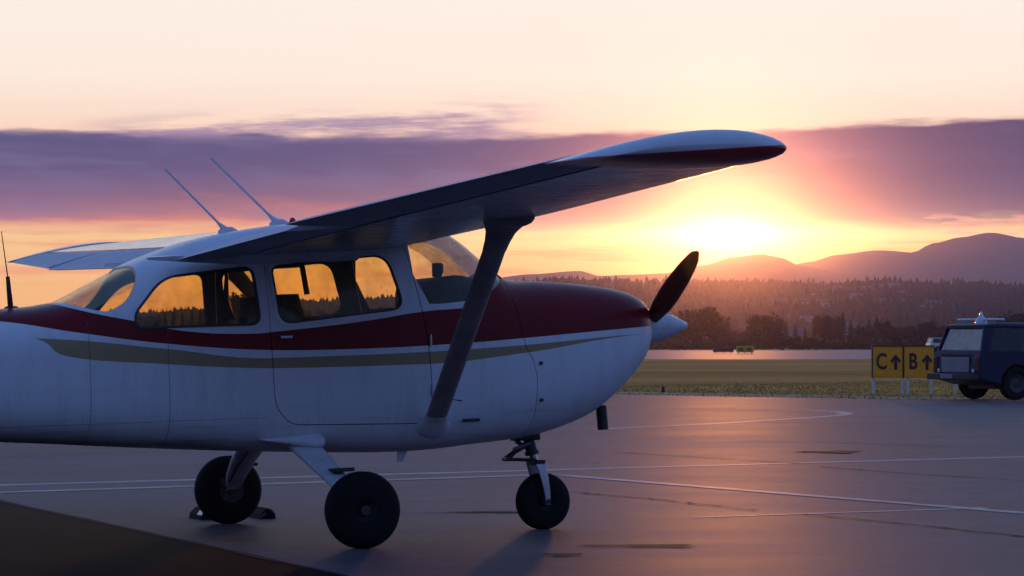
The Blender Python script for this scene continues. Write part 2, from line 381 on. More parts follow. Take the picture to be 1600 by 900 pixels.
def glass(name, tint, gloss=.9, film=0., filmc=(.5, .5, .5)):
    m = bpy.data.materials.new(name); m.use_nodes = True; t = NT(m.node_tree); t.n.clear()
    tr = t.new('ShaderNodeBsdfTransparent'); gl = t.new('ShaderNodeBsdfGlossy'); gl.inputs['Roughness'].default_value = .04
    n = t.noise(objc(t), 7., 5, .6)
    t.put(tr.inputs[0], t.mix(t.ss(n, .35, .75), tint, tuple(v*.90 for v in tint)))
    fr = t.new('ShaderNodeFresnel'); fr.inputs[0].default_value = 1.45
    mx = t.new('ShaderNodeMixShader'); t.put(mx.inputs[0], t.m('MULTIPLY', fr.outputs[0], gloss)); t.l.new(tr.outputs[0], mx.inputs[1]); t.l.new(gl.outputs[0], mx.inputs[2])
    last = mx.outputs[0]
    if film:                                     # dust and fine scratches on old acrylic
        df = t.new('ShaderNodeBsdfDiffuse'); df.inputs[0].default_value = (*filmc, 1)
        m2 = t.new('ShaderNodeMixShader'); t.put(m2.inputs[0], t.m('MULTIPLY', t.ss(n, .2, .8, .5, 1.), film)); t.l.new(last, m2.inputs[1]); t.l.new(df.outputs[0], m2.inputs[2]); last = m2.outputs[0]
    o = t.new('ShaderNodeOutputMaterial'); t.l.new(last, o.inputs[0]); return m
M_GLASS = glass('cabin_acrylic', (.985, .90, .70), .45, .06, (.62, .55, .45))
M_WSHIELD = glass('windshield_acrylic', (.97, .93, .84), .6, .02)
M_REARGL = glass('rear_acrylic', (.97, .90, .74), .4, .01)
M_CARGLASS = glass('car_glass', (.55, .60, .58), .9)

# ------------------------------------------------------------------ booleans on the fuselage shell
def temp(me): o = bpy.data.objects.new('tmp', me); COL.objects.link(o); return o
def boolean(me, ops):
    o = temp(me.copy()); cut = []
    for op, cm in ops:
        c = temp(cm); cut.append(c)
        b = o.modifiers.new('b', 'BOOLEAN'); b.operation = op; b.object = c; b.solver = 'EXACT'
    bpy.context.view_layer.update()
    out = bpy.data.meshes.new_from_object(o.evaluated_get(bpy.context.evaluated_depsgraph_get()))
    for q in [o]+cut: bpy.data.objects.remove(q)
    return out
def poly_cut(poly, a=-1.2, b=1.2):
    return MB().prism(poly, a, b).mesh('cut', [], smooth=False)

FUS = [  # x, bottom, top, widest height, half width, bottom power, top power, upper tumblehome
 (-5.05, 1.06, 1.22, 1.14, .05, 2.2, 2.2, 0), (-4.4, .97, 1.27, 1.13, .13, 2.3, 2.3, 0), (-3.4, .84, 1.33, 1.12, .25, 2.6, 2.4, 0), (-2.5, .735, 1.385, 1.10, .365, 3.0, 2.6, 0),
 (-1.85, .655, 1.42, 1.08, .45, 3.4, 2.8, 0), (-1.45, .622, 1.455, 1.08, .495, 3.6, 3.0, 0), (-1.2, .600, 1.565, 1.08, .520, 3.8, 3.2, .10), (-.92, .577, 1.695, 1.08, .54, 4, 3.8, .10), (-.6, .553, 1.80, 1.08, .55, 4, 4.5, .09),
 (-.3, .532, 1.858, 1.08, .555, 4, 5, .08), (0, .515, 1.89, 1.08, .56, 4, 5, .08), (.3, .500, 1.90, 1.08, .56, 4, 5, .08), (.65, .490, 1.885, 1.08, .56, 4, 5, .08), (.88, .497, 1.862, 1.08, .555, 4, 4.2, .09),
 (1.05, .510, 1.79, 1.08, .55, 3.8, 3.2, .09), (1.2, .520, 1.67, 1.08, .545, 3.6, 2.7, .05), (1.32, .528, 1.566, 1.08, .54, 3.4, 2.5, .02), (1.42, .538, 1.525, 1.08, .535, 3.3, 2.5, 0), (1.6, .565, 1.512, 1.08, .525, 3.1, 2.5, 0),
 (1.85, .640, 1.492, 1.10, .500, 2.9, 2.5, 0), (1.98, .710, 1.476, 1.12, .475, 2.8, 2.5, 0), (2.10, .802, 1.456, 1.14, .44, 2.7, 2.5, 0), (2.20, .890, 1.433, 1.16, .395, 2.6, 2.4, 0), (2.28, .975, 1.404, 1.18, .325, 2.5, 2.3, 0), (2.33, 1.03, 1.374, 1.20, .24, 2.4, 2.2, 0), (2.36, 1.09, 1.340, 1.21, .165, 2.3, 2.2, 0)]
NR = 80
def fring(x, inset=0.):
    zb, zt, zc, w, nb, nt, tb = table(FUS, x); out = []
    for k in range(NR):
        a = 2*math.pi*k/NR; c, s = math.cos(a), math.sin(a); n = nt if s > 0 else nb
        yy = w*math.copysign(abs(c)**(2/n), c); h = (zt-zc) if s > 0 else (zc-zb)
        zz = zc+h*math.copysign(abs(s)**(2/n), s)
        if s > 0: yy *= 1-tb*max(0, (zz-1.2)/.65)
        out.append(Vector((x, yy, zz)))
    return out
xs = []
q = -5.05
while q < 2.36-1e-6:
    xs.append(q); q += .06 if q < -1.6 else (.03 if q < 1.9 else .018)
xs.append(2.36)
base = MB().loft([fring(x) for x in xs]); base_me = base.mesh('loft', [M_PAINT, M_LINER])
bm_ = bmesh.new(); bm_.from_mesh(base_me); LOFT_BVH = BVHTree.FromBMesh(bm_); bm_.faces.ensure_lookup_table(); bm_.normal_update()
LOFT_N = [v.normal.copy() for v in bm_.verts]; LOFT_F = [[v.index for v in f.verts] for f in bm_.faces]; LOFT_C = [v.co.copy() for v in bm_.verts]
def loft_normal(p):
    co, no, fi, d = LOFT_BVH.find_nearest(p)
    if co is None: return None
    vs_ = LOFT_F[fi]
    if len(vs_) > 6: return no
    wts = [1/max((LOFT_C[i]-co).length, 1e-5)**2 for i in vs_]; s = Vector()
    for i, w_ in zip(vs_, wts): s += LOFT_N[i]*w_
    return s.normalized()
def smooth_like_loft(me):
    me.polygons.foreach_set('use_smooth', [True]*len(me.polygons)); nl = [None]*len(me.loops)
    for p in me.polygons:
        for li in p.loop_indices:
            n = loft_normal(me.vertices[me.loops[li].vertex_index].co); q = p.normal
            if n is None: nl[li] = q; continue
            d = n.dot(q); nl[li] = n if d > .75 else (-n if d < -.75 else q)
    me.normals_split_custom_set(nl); return me
def shell(off, th):                              # off > 0 goes inwards
    bm = bmesh.new(); bm.from_mesh(base_me); bm.normal_update()
    a = bm.copy()
    me = base_me.copy()
    nv = [v.normal.copy() for v in bm.verts]; cs = [v.co.copy() for v in bm.verts]; fs = [[v.index for v in f.verts] for f in bm.faces]; bm.free(); a.free()
    n = len(cs); vs_ = [c-m*off for c, m in zip(cs, nv)]+[c-m*(off+th) for c, m in zip(cs, nv)]
    ff = fs+[[i+n for i in reversed(f)] for f in fs]
    me = bpy.data.meshes.new('shell'); me.from_pydata(vs_, [], ff); me.materials.append(M_PAINT); me.materials.append(M_LINER)
    me.polygons.foreach_set('material_index', [0]*len(fs)+[1]*len(fs)); return me

# ------------------------------------------------------------------ the light aircraft
AC = empty('light_aircraft'); AC.location = (-1.3307, 18.963, 0); AC.rotation_euler = (-.0182, -.0295, .3864)
AC_M = Matrix.Translation(AC.location) @ AC.rotation_euler.to_matrix().to_4x4(); AC_I = AC_M.inverted()
tag(AC, 'white high-wing light aircraft with dark red and gold stripes parked on the apron', 'aircraft')

P_REAR = fillet([(-1.066, 1.288), (-1.066, 1.365), (-.885, 1.572), (-.36, 1.622), (-.332, 1.288)], [.05, .04, .10, .06, .06])
P_DWIN = fillet([(-.240, 1.622), (.478, 1.676), (.572, 1.355), (-.205, 1.284)], [.05, .09, .09, .08], 8)
P_DOOR = fillet([(-.285, 1.690), (.60, 1.752), (.715, 1.20), (.735, .80), (.70, .66), (-.16, .685), (-.258, .80)], [.05, .05, .2, .2, .06, .12, .2], 8)
P_WSH = [(.628, 1.762), (.640, 1.56), (.733, 1.378), (.80, 1.376), (.95, 1.386), (1.08, 1.412), (1.20, 1.468), (1.30, 1.530), (1.40, 1.60), (1.5, 2.0), (1.05, 2.0), (.93, 1.815)]
P_BACK = fillet([(-1.50, 1.465), (-1.30, 1.398), (-1.215, 1.380), (-1.10, 1.44), (-1.03, 1.55), (-1.005, 1.62), (-.99, 1.80), (-1.50, 1.80)], [.02, .03, .05, .1, .1, .03, 0, 0], 5)
P_COWL = [(1.287, 1.70), (1.300, 1.44), (1.325, 1.22), (1.350, 1.10), (1.395, 1.02), (1.420, .92), (1.418, .70), (1.395, .40), (2.7, .40), (2.7, 1.70)]
SH = shell(0, .022)
side = {'near': (-1.2, -.02), 'far': (.02, 1.2)}
body = boolean(SH, [('DIFFERENCE', poly_cut(p)) for p in (P_DOOR, P_REAR, P_WSH, P_BACK, P_COWL)])
smooth_like_loft(body); fus = link('fuselage', body, AC)
cowl = boolean(SH, [('INTERSECT', poly_cut(offset(P_COWL, -.004)))])
smooth_like_loft(cowl); cowling = link('cowling', cowl, AC)
GS = shell(.007, .004)
def pane(name, poly, parent, m, rng=(-1.2, 1.2), grow=.008):
    me = boolean(GS, [('INTERSECT', poly_cut(offset(poly, grow), *rng))]); me.materials.clear(); me.materials.append(m); smooth_like_loft(me)
    me.polygons.foreach_set('material_index', [0]*len(me.polygons)); return link(name, me, parent)
SS = shell(-.006, .020)
def seal(name, poly, parent, m, rng, out=.016, inn=-.003):
    me = boolean(SS, [('INTERSECT', poly_cut(offset(poly, out), *rng)), ('DIFFERENCE', poly_cut(offset(poly, inn)))])
    me.materials.clear(); me.materials.append(m); smooth_like_loft(me); me.polygons.foreach_set('material_index', [0]*len(me.polygons)); return link(name, me, parent)
pane('windshield', P_WSH, AC, M_WSHIELD, grow=.010)
pane('rear_window', P_BACK, AC, M_REARGL, grow=.006)
for sd in ('near', 'far'):
    sg = -1 if sd == 'near' else 1
    rw = pane('side_window', P_REAR, AC, M_GLASS, side[sd]); seal('window_seal', P_REAR, rw, M_SEAL, side[sd], .010)
    dm = boolean(SH, [('INTERSECT', poly_cut(offset(P_DOOR, -.005), *side[sd])), ('DIFFERENCE', poly_cut(P_DWIN))])
    smooth_like_loft(dm); door = link('cabin_door', dm, AC)
    pane('door_window', P_DWIN, door, M_GLASS, side[sd])
    seal('window_frame', P_DWIN, door, M_WHITE, side[sd], .030, .006)
    seal('window_seal', P_DWIN, door, M_SEAL, side[sd], .007, -.004)
    MB().box((-.205+.03, sg*.562, 1.205), (.075, .016, .024)).build('door_handle', M_METAL, door, bevel=.006)
    MB().box((-.04, sg*.535, 1.300), (.06, .02, .022)).build('window_latch', M_DARK, door, bevel=.005)
    for hz in (.86, 1.16): MB().tube([(.728, sg*.563, hz-.035), (.728, sg*.563, hz+.035)], .007, 8).build('door_hinge', M_METAL, door)
    # windshield post and roof trim strips
    MB().tube([(.86, sg*.545, .80), (.92, sg*.545, .79)], .004, 6).build('door_stop', M_DARK, door)
# rear pillar frame of the rear window
for (fx, fy, fz) in ((1.446, -.532, 1.0), (1.448, -.520, .775), (1.445, -.50, 1.25)):
    MB().lathe([(0, -.012), (.011, -.012), (.011, .004), (0, .006)], (0, 1, 0), (fx, fy, fz), 12).build('cowl_fastener', M_DARK, cowling)
MB().box((.975, -.5475, .672), (.115, .012, .020)).build('air_vent', M_DARK, AC, bevel=.006)
MB().lathe([(.030, 0), (.034, .005), (.034, .15), (.029, .15), (.027, .01)], (.06, .02, -1), (2.0, -.16, .72), 20).build('exhaust_pipe', M_DARK, AC)
MB().loft([[(.665-.022*s+dx*(1-.35*s), y, .505-.075*s) for dx, y in ((-.035, 0), (-.01, -.007), (.03, -.004), (.034, 0), (.03, .004), (-.01, .007))] for s in (-.3, .5, 1.)]).build('belly_antenna', M_WHITE, AC).location = (0, -.18, 0)

# interior
pan = MB().prism(fillet([(.86, 1.12), (.86, 1.47), (.885, 1.545), (.98, 1.552), (1.08, 1.525), (1.20, 1.46), (1.25, 1.12)], .04), -.40, .40).build('instrument_panel', M_SEAT, AC)
MB().box((.935, -.16, 1.592), (.05, .06, .085)).box((.965, -.13, 1.600), (.035, .045, .06)).box((.935, -.16, 1.545), (.03, .03, .04)).build('panel_compass', M_DARK, pan, bevel=.008)
for y in (-.25, .25):
    MB().tube([(.86, y, 1.20), (.58, y, 1.20)], .012, 8).tube([(.565, y-.13, 1.29), (.57, y-.13, 1.21), (.58, y, 1.19), (.57, y+.13, 1.21), (.565, y+.13, 1.29)], .014, 8).build('control_yoke', M_DARK, pan)
def seat(x, y, w, h):
    s_ = MB().box((x+.24, y, .88), (.46, w, .13)).build('seat', M_SEAT, AC, bevel=.04)
    rings = []
    for k in range(9):
        t = k/8; ww = w*(1-.05*t)*(1 if t < .8 else 1-(t-.8)*1.2); zz = .86+h*t; xx = x-.02-.10*t
        rings.append([(xx+.075*math.cos(a), y+ww/2*math.copysign(abs(math.sin(a))**.4, math.sin(a)), zz) for a in (2*math.pi*i/20 for i in range(20))])
    MB().loft(rings).build('seat_back', M_SEAT, s_)
    return s_
for y in (-.27, .27): seat(.02, y, .43, .60)
seat(-.72, 0, .98, .40)
MB().tube([(.235, .42, 1.80), (.257, .42, 1.68), (.288, .42, 1.475)], [.016, .018, .020], 8).build('shoulder_harness', M_AMBER, AC)
MB().tube([(-.25, .45, 1.76), (-.215, .47, 1.60), (-.225, .47, 1.45), (-.20, .47, 1.33)], [.014, .012, .022, .03], 8).build('shoulder_harness', M_DARK, AC)
MB().box((-.43, -.535, 1.31), (.05, .012, .035)).build('placard', M_DARK, AC, bevel=.004)
MB().box((-.1, 0, .72), (2.0, .90, .02)).build('cabin_floor', M_SEAT, AC)

# wings ---------------------------------------------------------------
def foil(u):                                     # NACA 2412: camber and half thickness at chord fraction u
    m, p, tt = .02, .4, .12
    yc = m/p**2*(2*p*u-u*u) if u < p else m/(1-p)**2*((1-2*p)+2*p*u-u*u)
    yt = 5*tt*(.2969*math.sqrt(u)-.1260*u-.3516*u*u+.2843*u**3-.1015*u**4)
    return yc, yt
def wing_line(y):                                # y = |span|: LE x, TE x, LE z, TE z
    LEx = .80 if y < 2.6 else lerp(.80, .655, (y-2.6)/2.85)
    TEx = -.83 if y < 2.6 else lerp(-.83, -.43, (y-2.6)/2.85)
    LEz = lerp(1.810, 1.873, (y-.55)/2.05) if y < 2.6 else lerp(1.873, 1.948, (y-2.6)/2.85)
    TEz = lerp(1.690, 1.755, (y-.55)/2.05) if y < 2.6 else lerp(1.755, 1.905, (y-2.6)/2.85)
    return LEx, TEx, LEz, TEz
def wpt(y, u, sgn, side_, th=1., du=0., dz=0.):
    a, b, c, d = wing_line(y); yc, yt = foil(u); ch = a-b
    return Vector((lerp(a, b, u+du), side_*y, lerp(c, d, u+du)+ch*(yc+sgn*yt*th)+dz))
HG = .735
def wing(side_):
    us = [.5*(1-math.cos(math.pi*i/26)) for i in range(27)]
    def ring(y, u1, th=1.):
        uu = [u*u1 if u1 < 1 else u for u in us]
        return [wpt(y, u, 1, side_, th) for u in reversed(uu)]+[wpt(y, u, -1, side_, th) for u in uu[1:]]
    ys = [.40+(5.26-.40)*i/60 for i in range(61)]
    w = MB().loft([ring(y, HG) for y in ys]).build('wing', M_WING, AC)
    # fixed trailing corner pieces next to the fuselage and the tip
    def control(name, y0, y1, n, defl):
        rings = []
        for i in range(n+1):
            y = lerp(y0, y1, i/n); a, b, c, d = wing_line(y); ch = a-b
            bead = .0035 if (i % 4) in (1, 2) else 0.
            hz = wpt(y, HG+.01, 0, side_); pts = []
            for u, sgn in [(1., 1), (.96, 1), (.9, 1), (.84, 1), (.79, 1), (HG+.03, 1), (HG+.012, .55), (HG+.006, 0), (HG+.012, -.55), (HG+.03, -1), (.79, -1), (.84, -1), (.9, -1), (.96, -1)]:
                p = wpt(y, u, sgn, side_); p.z += (bead if sgn > 0 else -bead) if HG+.03 < u < .99 else 0.
                if u == 1.: p.z += 0.
                q = p-hz; ca, sa = math.cos(defl), math.sin(defl)
                pts.append(hz+Vector((q.x*ca-q.z*sa, q.y, q.x*sa+q.z*ca)))
            rings.append(pts)
        return MB().loft(rings).build(name, M_CTRL, w, angle=50)
    control('flap', .50, 2.585, 100, rad(3))
    control('aileron', 2.605, 5.215, 128, rad(-1.5) if side_ < 0 else rad(1.5))
    rings = []                                   # moulded wing tip
    uu = [.5*(1-math.cos(math.pi*i/26)) for i in range(27)]
    for y, k, th in ((5.225, 1, 1), (5.28, 1.0, 1.02), (5.35, .995, 1.0), (5.41, .975, .90), (5.45, .94, .70), (5.475, .88, .42), (5.485, .80, .10)):
        a, b, c, d = wing_line(5.26); ch = (a-b); cx = lerp(a, b, .42); r_ = []
        for u, sgn in [(u, 1) for u in reversed(uu)]+[(u, -1) for u in uu[1:]]:
            p = wpt(5.26, u, sgn, 1, th*1.16); X = cx+(p.x-cx)*k; Z = p.z+.016*math.sin(math.pi*min(1, max(0, u)))*(y-5.225)/.2
            r_.append(Vector((X, side_*y, Z)))
        rings.append(r_)
    MB().loft(rings).build('wing_tip', M_TIP, w, angle=60)
    MB().tube([(-.335, side_*5.425, 1.917), (-.26, side_*5.44, 1.925), (-.185, side_*5.452, 1.932)], [.004, .010, .012], 8).build('tip_static_tube', M_DARK, w)
    # fuel cap, vents
    MB().lathe([(0, .012), (.045, .012), (.05, 0), (.05, -.02)], (0, 0, 1), tuple(wpt(1.3, .3, 1, side_)), 16).build('fuel_cap', M_METAL, w)
    if side_ < 0:
        MB().tube([wpt(2.2, .12, -1, side_)+Vector((0, 0, .01)), wpt(2.2, .12, -1, side_)+Vector((-.01, 0, -.05))], .010, 8).build('fuel_vent', M_DARK, w)
    # root fairing on the cabin side
    rings = []
    for i in range(13):
        t = i/12; x = lerp(.3, -.98, t); u = (.80-x)/1.63; h = .055*(1-t**3)+.004
        p = wpt(.55, min(u, 1.), -1, side_); zc = p.z if u <= 1 else lerp(p.z, p.z-.02, (u-1)*3); g = lerp(.05, .004, t**2)
        yw = table(FUS, x)[3]*(1-table(FUS, x)[6]*max(0, (zc-1.2)/.65))
        rings.append([(x, side_*(yw-.03), zc-h), (x, side_*(yw+g*.35), zc-h*.8), (x, side_*(yw+g), zc+.008), (x, side_*(yw-.03), zc+.012)])
    MB().loft(rings).build('root_fairing', M_WHITE, w, angle=60)
    # strut
    A = Vector((.735, side_*.548, .665)); B = wpt(2.62, .245, -1, side_); B.z += .01
    def prof(c, ch, th, n=20):                   # streamlined section across x and the strut's own normal
        ax = (B-A).normalized(); nrm = ax.cross(Vector((1, 0, 0))).normalized(); out = []
        for i in range(n):
            a = 2*math.pi*i/n; cx = math.cos(a); out.append(c+Vector((1, 0, 0))*ch*.5*cx+nrm*th*.5*math.sin(a)*(1.+.25*cx))
        return out
    ls = [0., .03, .08, .5, .9, 1.]
    st = MB().loft([prof(A.lerp(B, t), .135, .055) for t in ls]).build('wing_strut', M_STRUT, AC, angle=60)
    MB().loft([prof(A.lerp(B, t), c_, h_) for t, c_, h_ in ((1.012, .33, .15), (1.0, .285, .125), (.985, .245, .105), (.965, .21, .088), (.94, .175, .073), (.90, .15, .064), (.86, .140, .060))]).build('strut_fairing', M_STRUT, st, angle=60)
    rings = []
    for t, c_, h_ in ((-.030, .225, .120), (-.012, .215, .110), (.0, .19, .095), (.014, .165, .078), (.030, .150, .066), (.045, .143, .060)):
        rings.append(prof(A.lerp(B, t), c_, h_))
    MB().loft(rings).build('strut_fairing', M_WHITE, st, angle=60)
    return w
for s_ in (-1, 1): wing(s_)

# propeller and spinner
HUB = Vector((2.405, 0, 1.208))
spn = MB().lathe([(.110, -.10), (.112, -.03), (.108, .03), (.094, .09), (.074, .155), (.048, .22), (.018, .278), (0, .288)], (1, 0, 0), HUB, 40).build('spinner', M_WHITE, AC)
pd = Vector((0, -.79, .436)).normalized(); pn = Vector((1, 0, 0)); pt = pn.cross(pd)
for sg in (1, -1):
    rings = []
    for k in range(19):
        t = k/18; r = .01+.895*t
        ch = table([(0, .05), (.12, .085), (.3, .125), (.5, .138), (.75, .120), (.9, .092), (.97, .062), (1., .022)], t)[0]
        th = table([(0, .06), (.15, .045), (.4, .026), (1, .010)], t)[0]; tw = rad(lerp(52, 20, t**.7))
        cd = (pt*sg*math.cos(tw)+pn*math.sin(tw)); nd = (pn*math.cos(tw)-pt*sg*math.sin(tw))
        rings.append([HUB+pd*sg*r+cd*ch*.5*math.cos(a)+nd*th*.5*math.sin(a) for a in (2*math.pi*i/18 for i in range(18))])
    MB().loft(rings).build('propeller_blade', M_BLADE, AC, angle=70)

# wheels and gear ------------------------------------------------------
def on_ground(x, y, r):                          # local height of a wheel centre so that the tyre rests on the apron
    for k in range(3):
        w0 = AC_M @ Vector((x, y, 0)); w1 = AC_M @ Vector((x, y, 1)); z = (r-w0.z)/(w1.z-w0.z)
    return z
GZ = .010                                        # apron level
def wheel(c, R_, wd, rr, out, disc=True):
    prof = []
    for k in range(25):
        a = math.pi*(k/24)*1.24-math.pi*.12; h = -math.cos(a); v = math.sin(a)
        prof.append((rr+(R_-rr)*(max(0, v)**.62 if v > 0 else v*.3)-(.006 if k in (9, 12, 15) else 0), wd/2*math.copysign(abs(h)**.85, h)))
    prof = [(rr*.92, prof[0][1]*.8)]+prof+[(rr*.92, prof[-1][1]*.8)]
    ax = (0, out, 0)
    wh = MB().lathe([(rr*.98, -wd*.36), (rr*1.06, -wd*.40), (rr*.95, -wd*.30), (rr*.62, -wd*.16), (rr*.60, wd*.14), (rr*.95, wd*.26), (rr*1.06, wd*.37), (rr*.98, wd*.36), (rr*.90, wd*.22), (rr*.50, wd*.12), (rr*.40, wd*.30), (rr*.34, wd*.36), (0, wd*.37)], ax, c, 40).build('wheel', M_RIM, AC, angle=30)
    ty = MB().lathe(prof, ax, c, 72)
    ty.build('tyre', M_RUB, wh)
    b = MB()
    for k in range(6):
        a = 2*math.pi*k/6+.3; b.tube([Vector(c)+Vector((rr*.68*math.cos(a), out*wd*.10, rr*.68*math.sin(a))), Vector(c)+Vector((rr*.68*math.cos(a), out*wd*.22, rr*.68*math.sin(a)))], .0075, 6)
    tag(b.build('wheel_bolts', M_DARK, wh), kind='stuff')
    if disc:
        MB().lathe([(rr*.3, -wd*.50), (rr*.98, -wd*.50), (rr*.98, -wd*.44), (rr*.3, -wd*.44), (rr*.3, -wd*.50)], ax, c, 32).build('brake_disc', M_RIM, wh)
        MB().box((c[0]-rr*.55, c[1]-out*wd*.52, c[2]+rr*.60), (.06, .05, .07)).build('brake_caliper', M_DARK, wh, bevel=.008)
    return wh
RM, RN = .2215, .1785
for sg in (-1, 1):
    cz = on_ground(0, sg*1.30, RM+GZ-.004); c = (0., sg*1.30, cz)
    wheel(c, RM, .165, .082, sg)
    # spring steel leg
    path = [(-.075, .34, .585, .19, .05), (-.070, .46, .570, .19, .05), (-.062, .62, .515, .18, .048), (-.050, .80, .445, .165, .042), (-.030, 1.00, .358, .14, .036), (-.010, 1.12, .300, .115, .03), (0, 1.19, cz+.03, .09, .022), (0, 1.225, cz, .07, .022)]
    rings = []
    for i, (x, y, z, wd, th) in enumerate(path):
        a, b = path[max(i-1, 0)], path[min(i+1, len(path)-1)]; d = Vector((0, b[1]-a[1], b[2]-a[2])).normalized(); nn = Vector((0, -d.z, d.y))
        if sg < 0: nn.y *= -1
        pts = []
        for k in range(12):
            q = 2*math.pi*k/12; pts.append(Vector((x, sg*y, z))+Vector((1, 0, 0))*wd*.5*math.copysign(abs(math.cos(q))**.5, math.cos(q))+nn*th*.5*math.copysign(abs(math.sin(q))**.7, math.sin(q)))
        rings.append(pts)
    leg = MB().loft(rings).build('gear_leg', M_WHITE, AC, angle=50)
    MB().tube([(0, sg*1.20, cz), (0, sg*1.27, cz)], .03, 14).build('axle', M_DARK, leg)
    MB().tube([(-.10, sg*.52, .510), (-.09, sg*.80, .412), (-.06, sg*1.05, .318), (-.03, sg*1.19, cz+.03)], .007, 6).build('brake_line', M_DARK, leg)
    MB().box((.01, sg*.93, .424), (.13, .10, .022), Euler((sg*.05, 0, 0)).to_matrix()).build('step_pad', M_DARK, leg, bevel=.004)
    MB().box((-.02, sg*.92, .408), (.05, .06, .03)).build('step_bracket', M_DARK, leg)
    rings = []                                   # teardrop fairing where the leg enters the belly
    for i in range(15):
        t = i/14; x = lerp(.038, -.335, t); s0 = (1-t)**.75*min(1, (t/.10+.25)**.5) if t < 1 else 0
        zc = lerp(.588, .606, t); hh = .050*s0+.002; out = .085*s0+.004; yb = .535
        rings.append([(x, sg*.42, zc+hh*.9)]+[(x, sg*(yb+out*math.sin(q)-.03*max(0, -math.cos(q))*0), zc+hh*math.cos(q)-.012*s0*math.sin(q)) for q in (.15, .5, .9, 1.3, 1.7, 2.1, 2.6)]+[(x, sg*.44, zc-hh)])
    MB().loft(rings).build('leg_fairing', M_WHITE, leg, angle=70)
cz = on_ground(1.65, 0, RN+GZ-.004); NC = (1.65, 0., cz)
wheel(NC, RN, .125, .072, -1, False)
ns = MB().tube([(1.555, 0, .60), (1.585, 0, .455)], .036, 16).tube([(1.585, 0, .455), (1.590, 0, .43)], .045, 16).build('nose_strut', M_DARK, AC)
MB().tube([(1.588, 0, .45), (1.612, 0, .36)], .024, 14).build('oleo_piston', M_METAL, ns)
MB().box((1.545, 0, .545), (.16, .13, .05)).build('steering_collar', M_DARK, ns, bevel=.01)
MB().tube([(1.56, -.03, .50), (1.46, -.03, .45), (1.412, -.03, .408)], .013, 8).tube([(1.56, .03, .50), (1.412, .03, .408)], .013, 8).tube([(1.412, -.045, .408), (1.412, .045, .408)], .013, 8).tube([(1.412, -.025, .408), (1.60, -.03, .395)], .011, 8).tube([(1.412, .025, .408), (1.60, .03, .395)], .011, 8).build('torque_link', M_DARK, ns)
MB().tube([(1.50, .05, .52), (1.60, .05, .46)], .016, 8).tube([(1.56, -.055, .505), (1.44, -.055, .47)], .010, 8).build('shimmy_damper', M_METAL, ns)
for sg in (-1, 1):
    MB().loft([[Vector(p)+Vector((dx*w_, dy, 0)) for dx, dy in ((-1, -.011), (1, -.011), (1, .011), (-1, .011))] for p, w_ in (((1.603, sg*.030, .395), .034), ((1.612, sg*.072, .372), .033), ((1.628, sg*.080, .30), .028), ((1.645, sg*.082, .20), .022), ((NC[0], sg*.082, cz-.022), .017))]).build('nose_fork', M_METAL, ns, bevel=.005)
    MB().tube([(NC[0], sg*.05, cz), (NC[0], sg*.098, cz)], .016, 12).build('axle_nut', M_DARK, ns)
MB().box((1.612, 0, .382), (.07, .16, .03)).build('fork_crown', M_DARK, ns, bevel=.008)

# antennas
def whip(base, tip, r0, r1, foot, m=M_WHITE):
    b, t = Vector(base), Vector(tip); d = t-b
    a = MB().tube([b, b+d*.10, b+d*.16, t], [foot, foot*.45, r0, r1], 10).build('antenna', m, AC, angle=60)
    MB().loft([[(b.x+dx*k, b.y+dy*k, b.z+h) for dx, dy in ((.075, 0), (.05, .02), (-.03, .024), (-.06, 0), (-.03, -.024), (.05, -.02))] for k, h in ((1, -.02), (.95, .008), (.45, .03))]).build('antenna_base', m, a, angle=70)
whip((-.345, 0, 1.853), (-.721, 0, 2.239), .0075, .0055, .03)
whip((-.02, 0, 1.895), (-.429, 0, 2.298), .0075, .0055, .03)
whip((-1.679, 0, 1.41), (-1.691, 0, 1.614), .017, .012, .022, M_DARK)
MB().tube([(-1.691, 0, 1.61), (-1.72, 0, 1.88)], [.004, .0025], 6).build('antenna_whip', M_DARK, AC)
MB().lathe([(0, .03), (.012, .026), (.02, .01), (.022, -.01)], (0, 0, 1), (.07, 0, 1.905), 14).build('beacon', M_BEACON, AC)

# tail (outside the photograph, but it belongs to the aircraft)
def surf(name, pts, m, thick, axis, parent=AC):  # pts: rows (LE x, TE x, position) of a tapering symmetrical surface
    rings = []
    for lx, tx, p, z in pts:
        r_ = []
        for i in range(20):
            a = 2*math.pi*i/20; u = .5-.5*math.cos(a); x = lerp(lx, tx, u); h = thick*math.sin(a)*(1-.6*u)*(lx-tx)
            r_.append((x, p, z+h) if axis == 'y' else (x, h, p))
        rings.append(r_)
    return MB().loft(rings).build(name, m, parent, angle=60)
fin = surf('fin', [(-3.7, -4.75, 1.28, 0), (-4.25, -4.85, 1.55, 0), (-4.75, -5.05, 2.15, 0), (-4.85, -5.08, 2.32, 0)], M_WHITE, .05, 'z')
surf('rudder', [(-4.78, -5.25, 1.22, 0), (-4.88, -5.30, 1.55, 0), (-5.07, -5.42, 2.15, 0), (-5.10, -5.40, 2.32, 0)], M_RED, .06, 'z', fin)
for sg in (-1, 1):
    hs = surf('tailplane', [(-4.2, -4.85, sg*.06, 1.22), (-4.35, -4.87, sg*1.0, 1.22), (-4.50, -4.88, sg*1.65, 1.22), (-4.62, -4.88, sg*1.72, 1.22)], M_WHITE, .05, 'y')
    surf('elevator', [(-4.88, -5.30, sg*.10, 1.22), (-4.90, -5.28, sg*1.0, 1.22), (-4.91, -5.20, sg*1.72, 1.22)], M_WHITE, .05, 'y', hs)

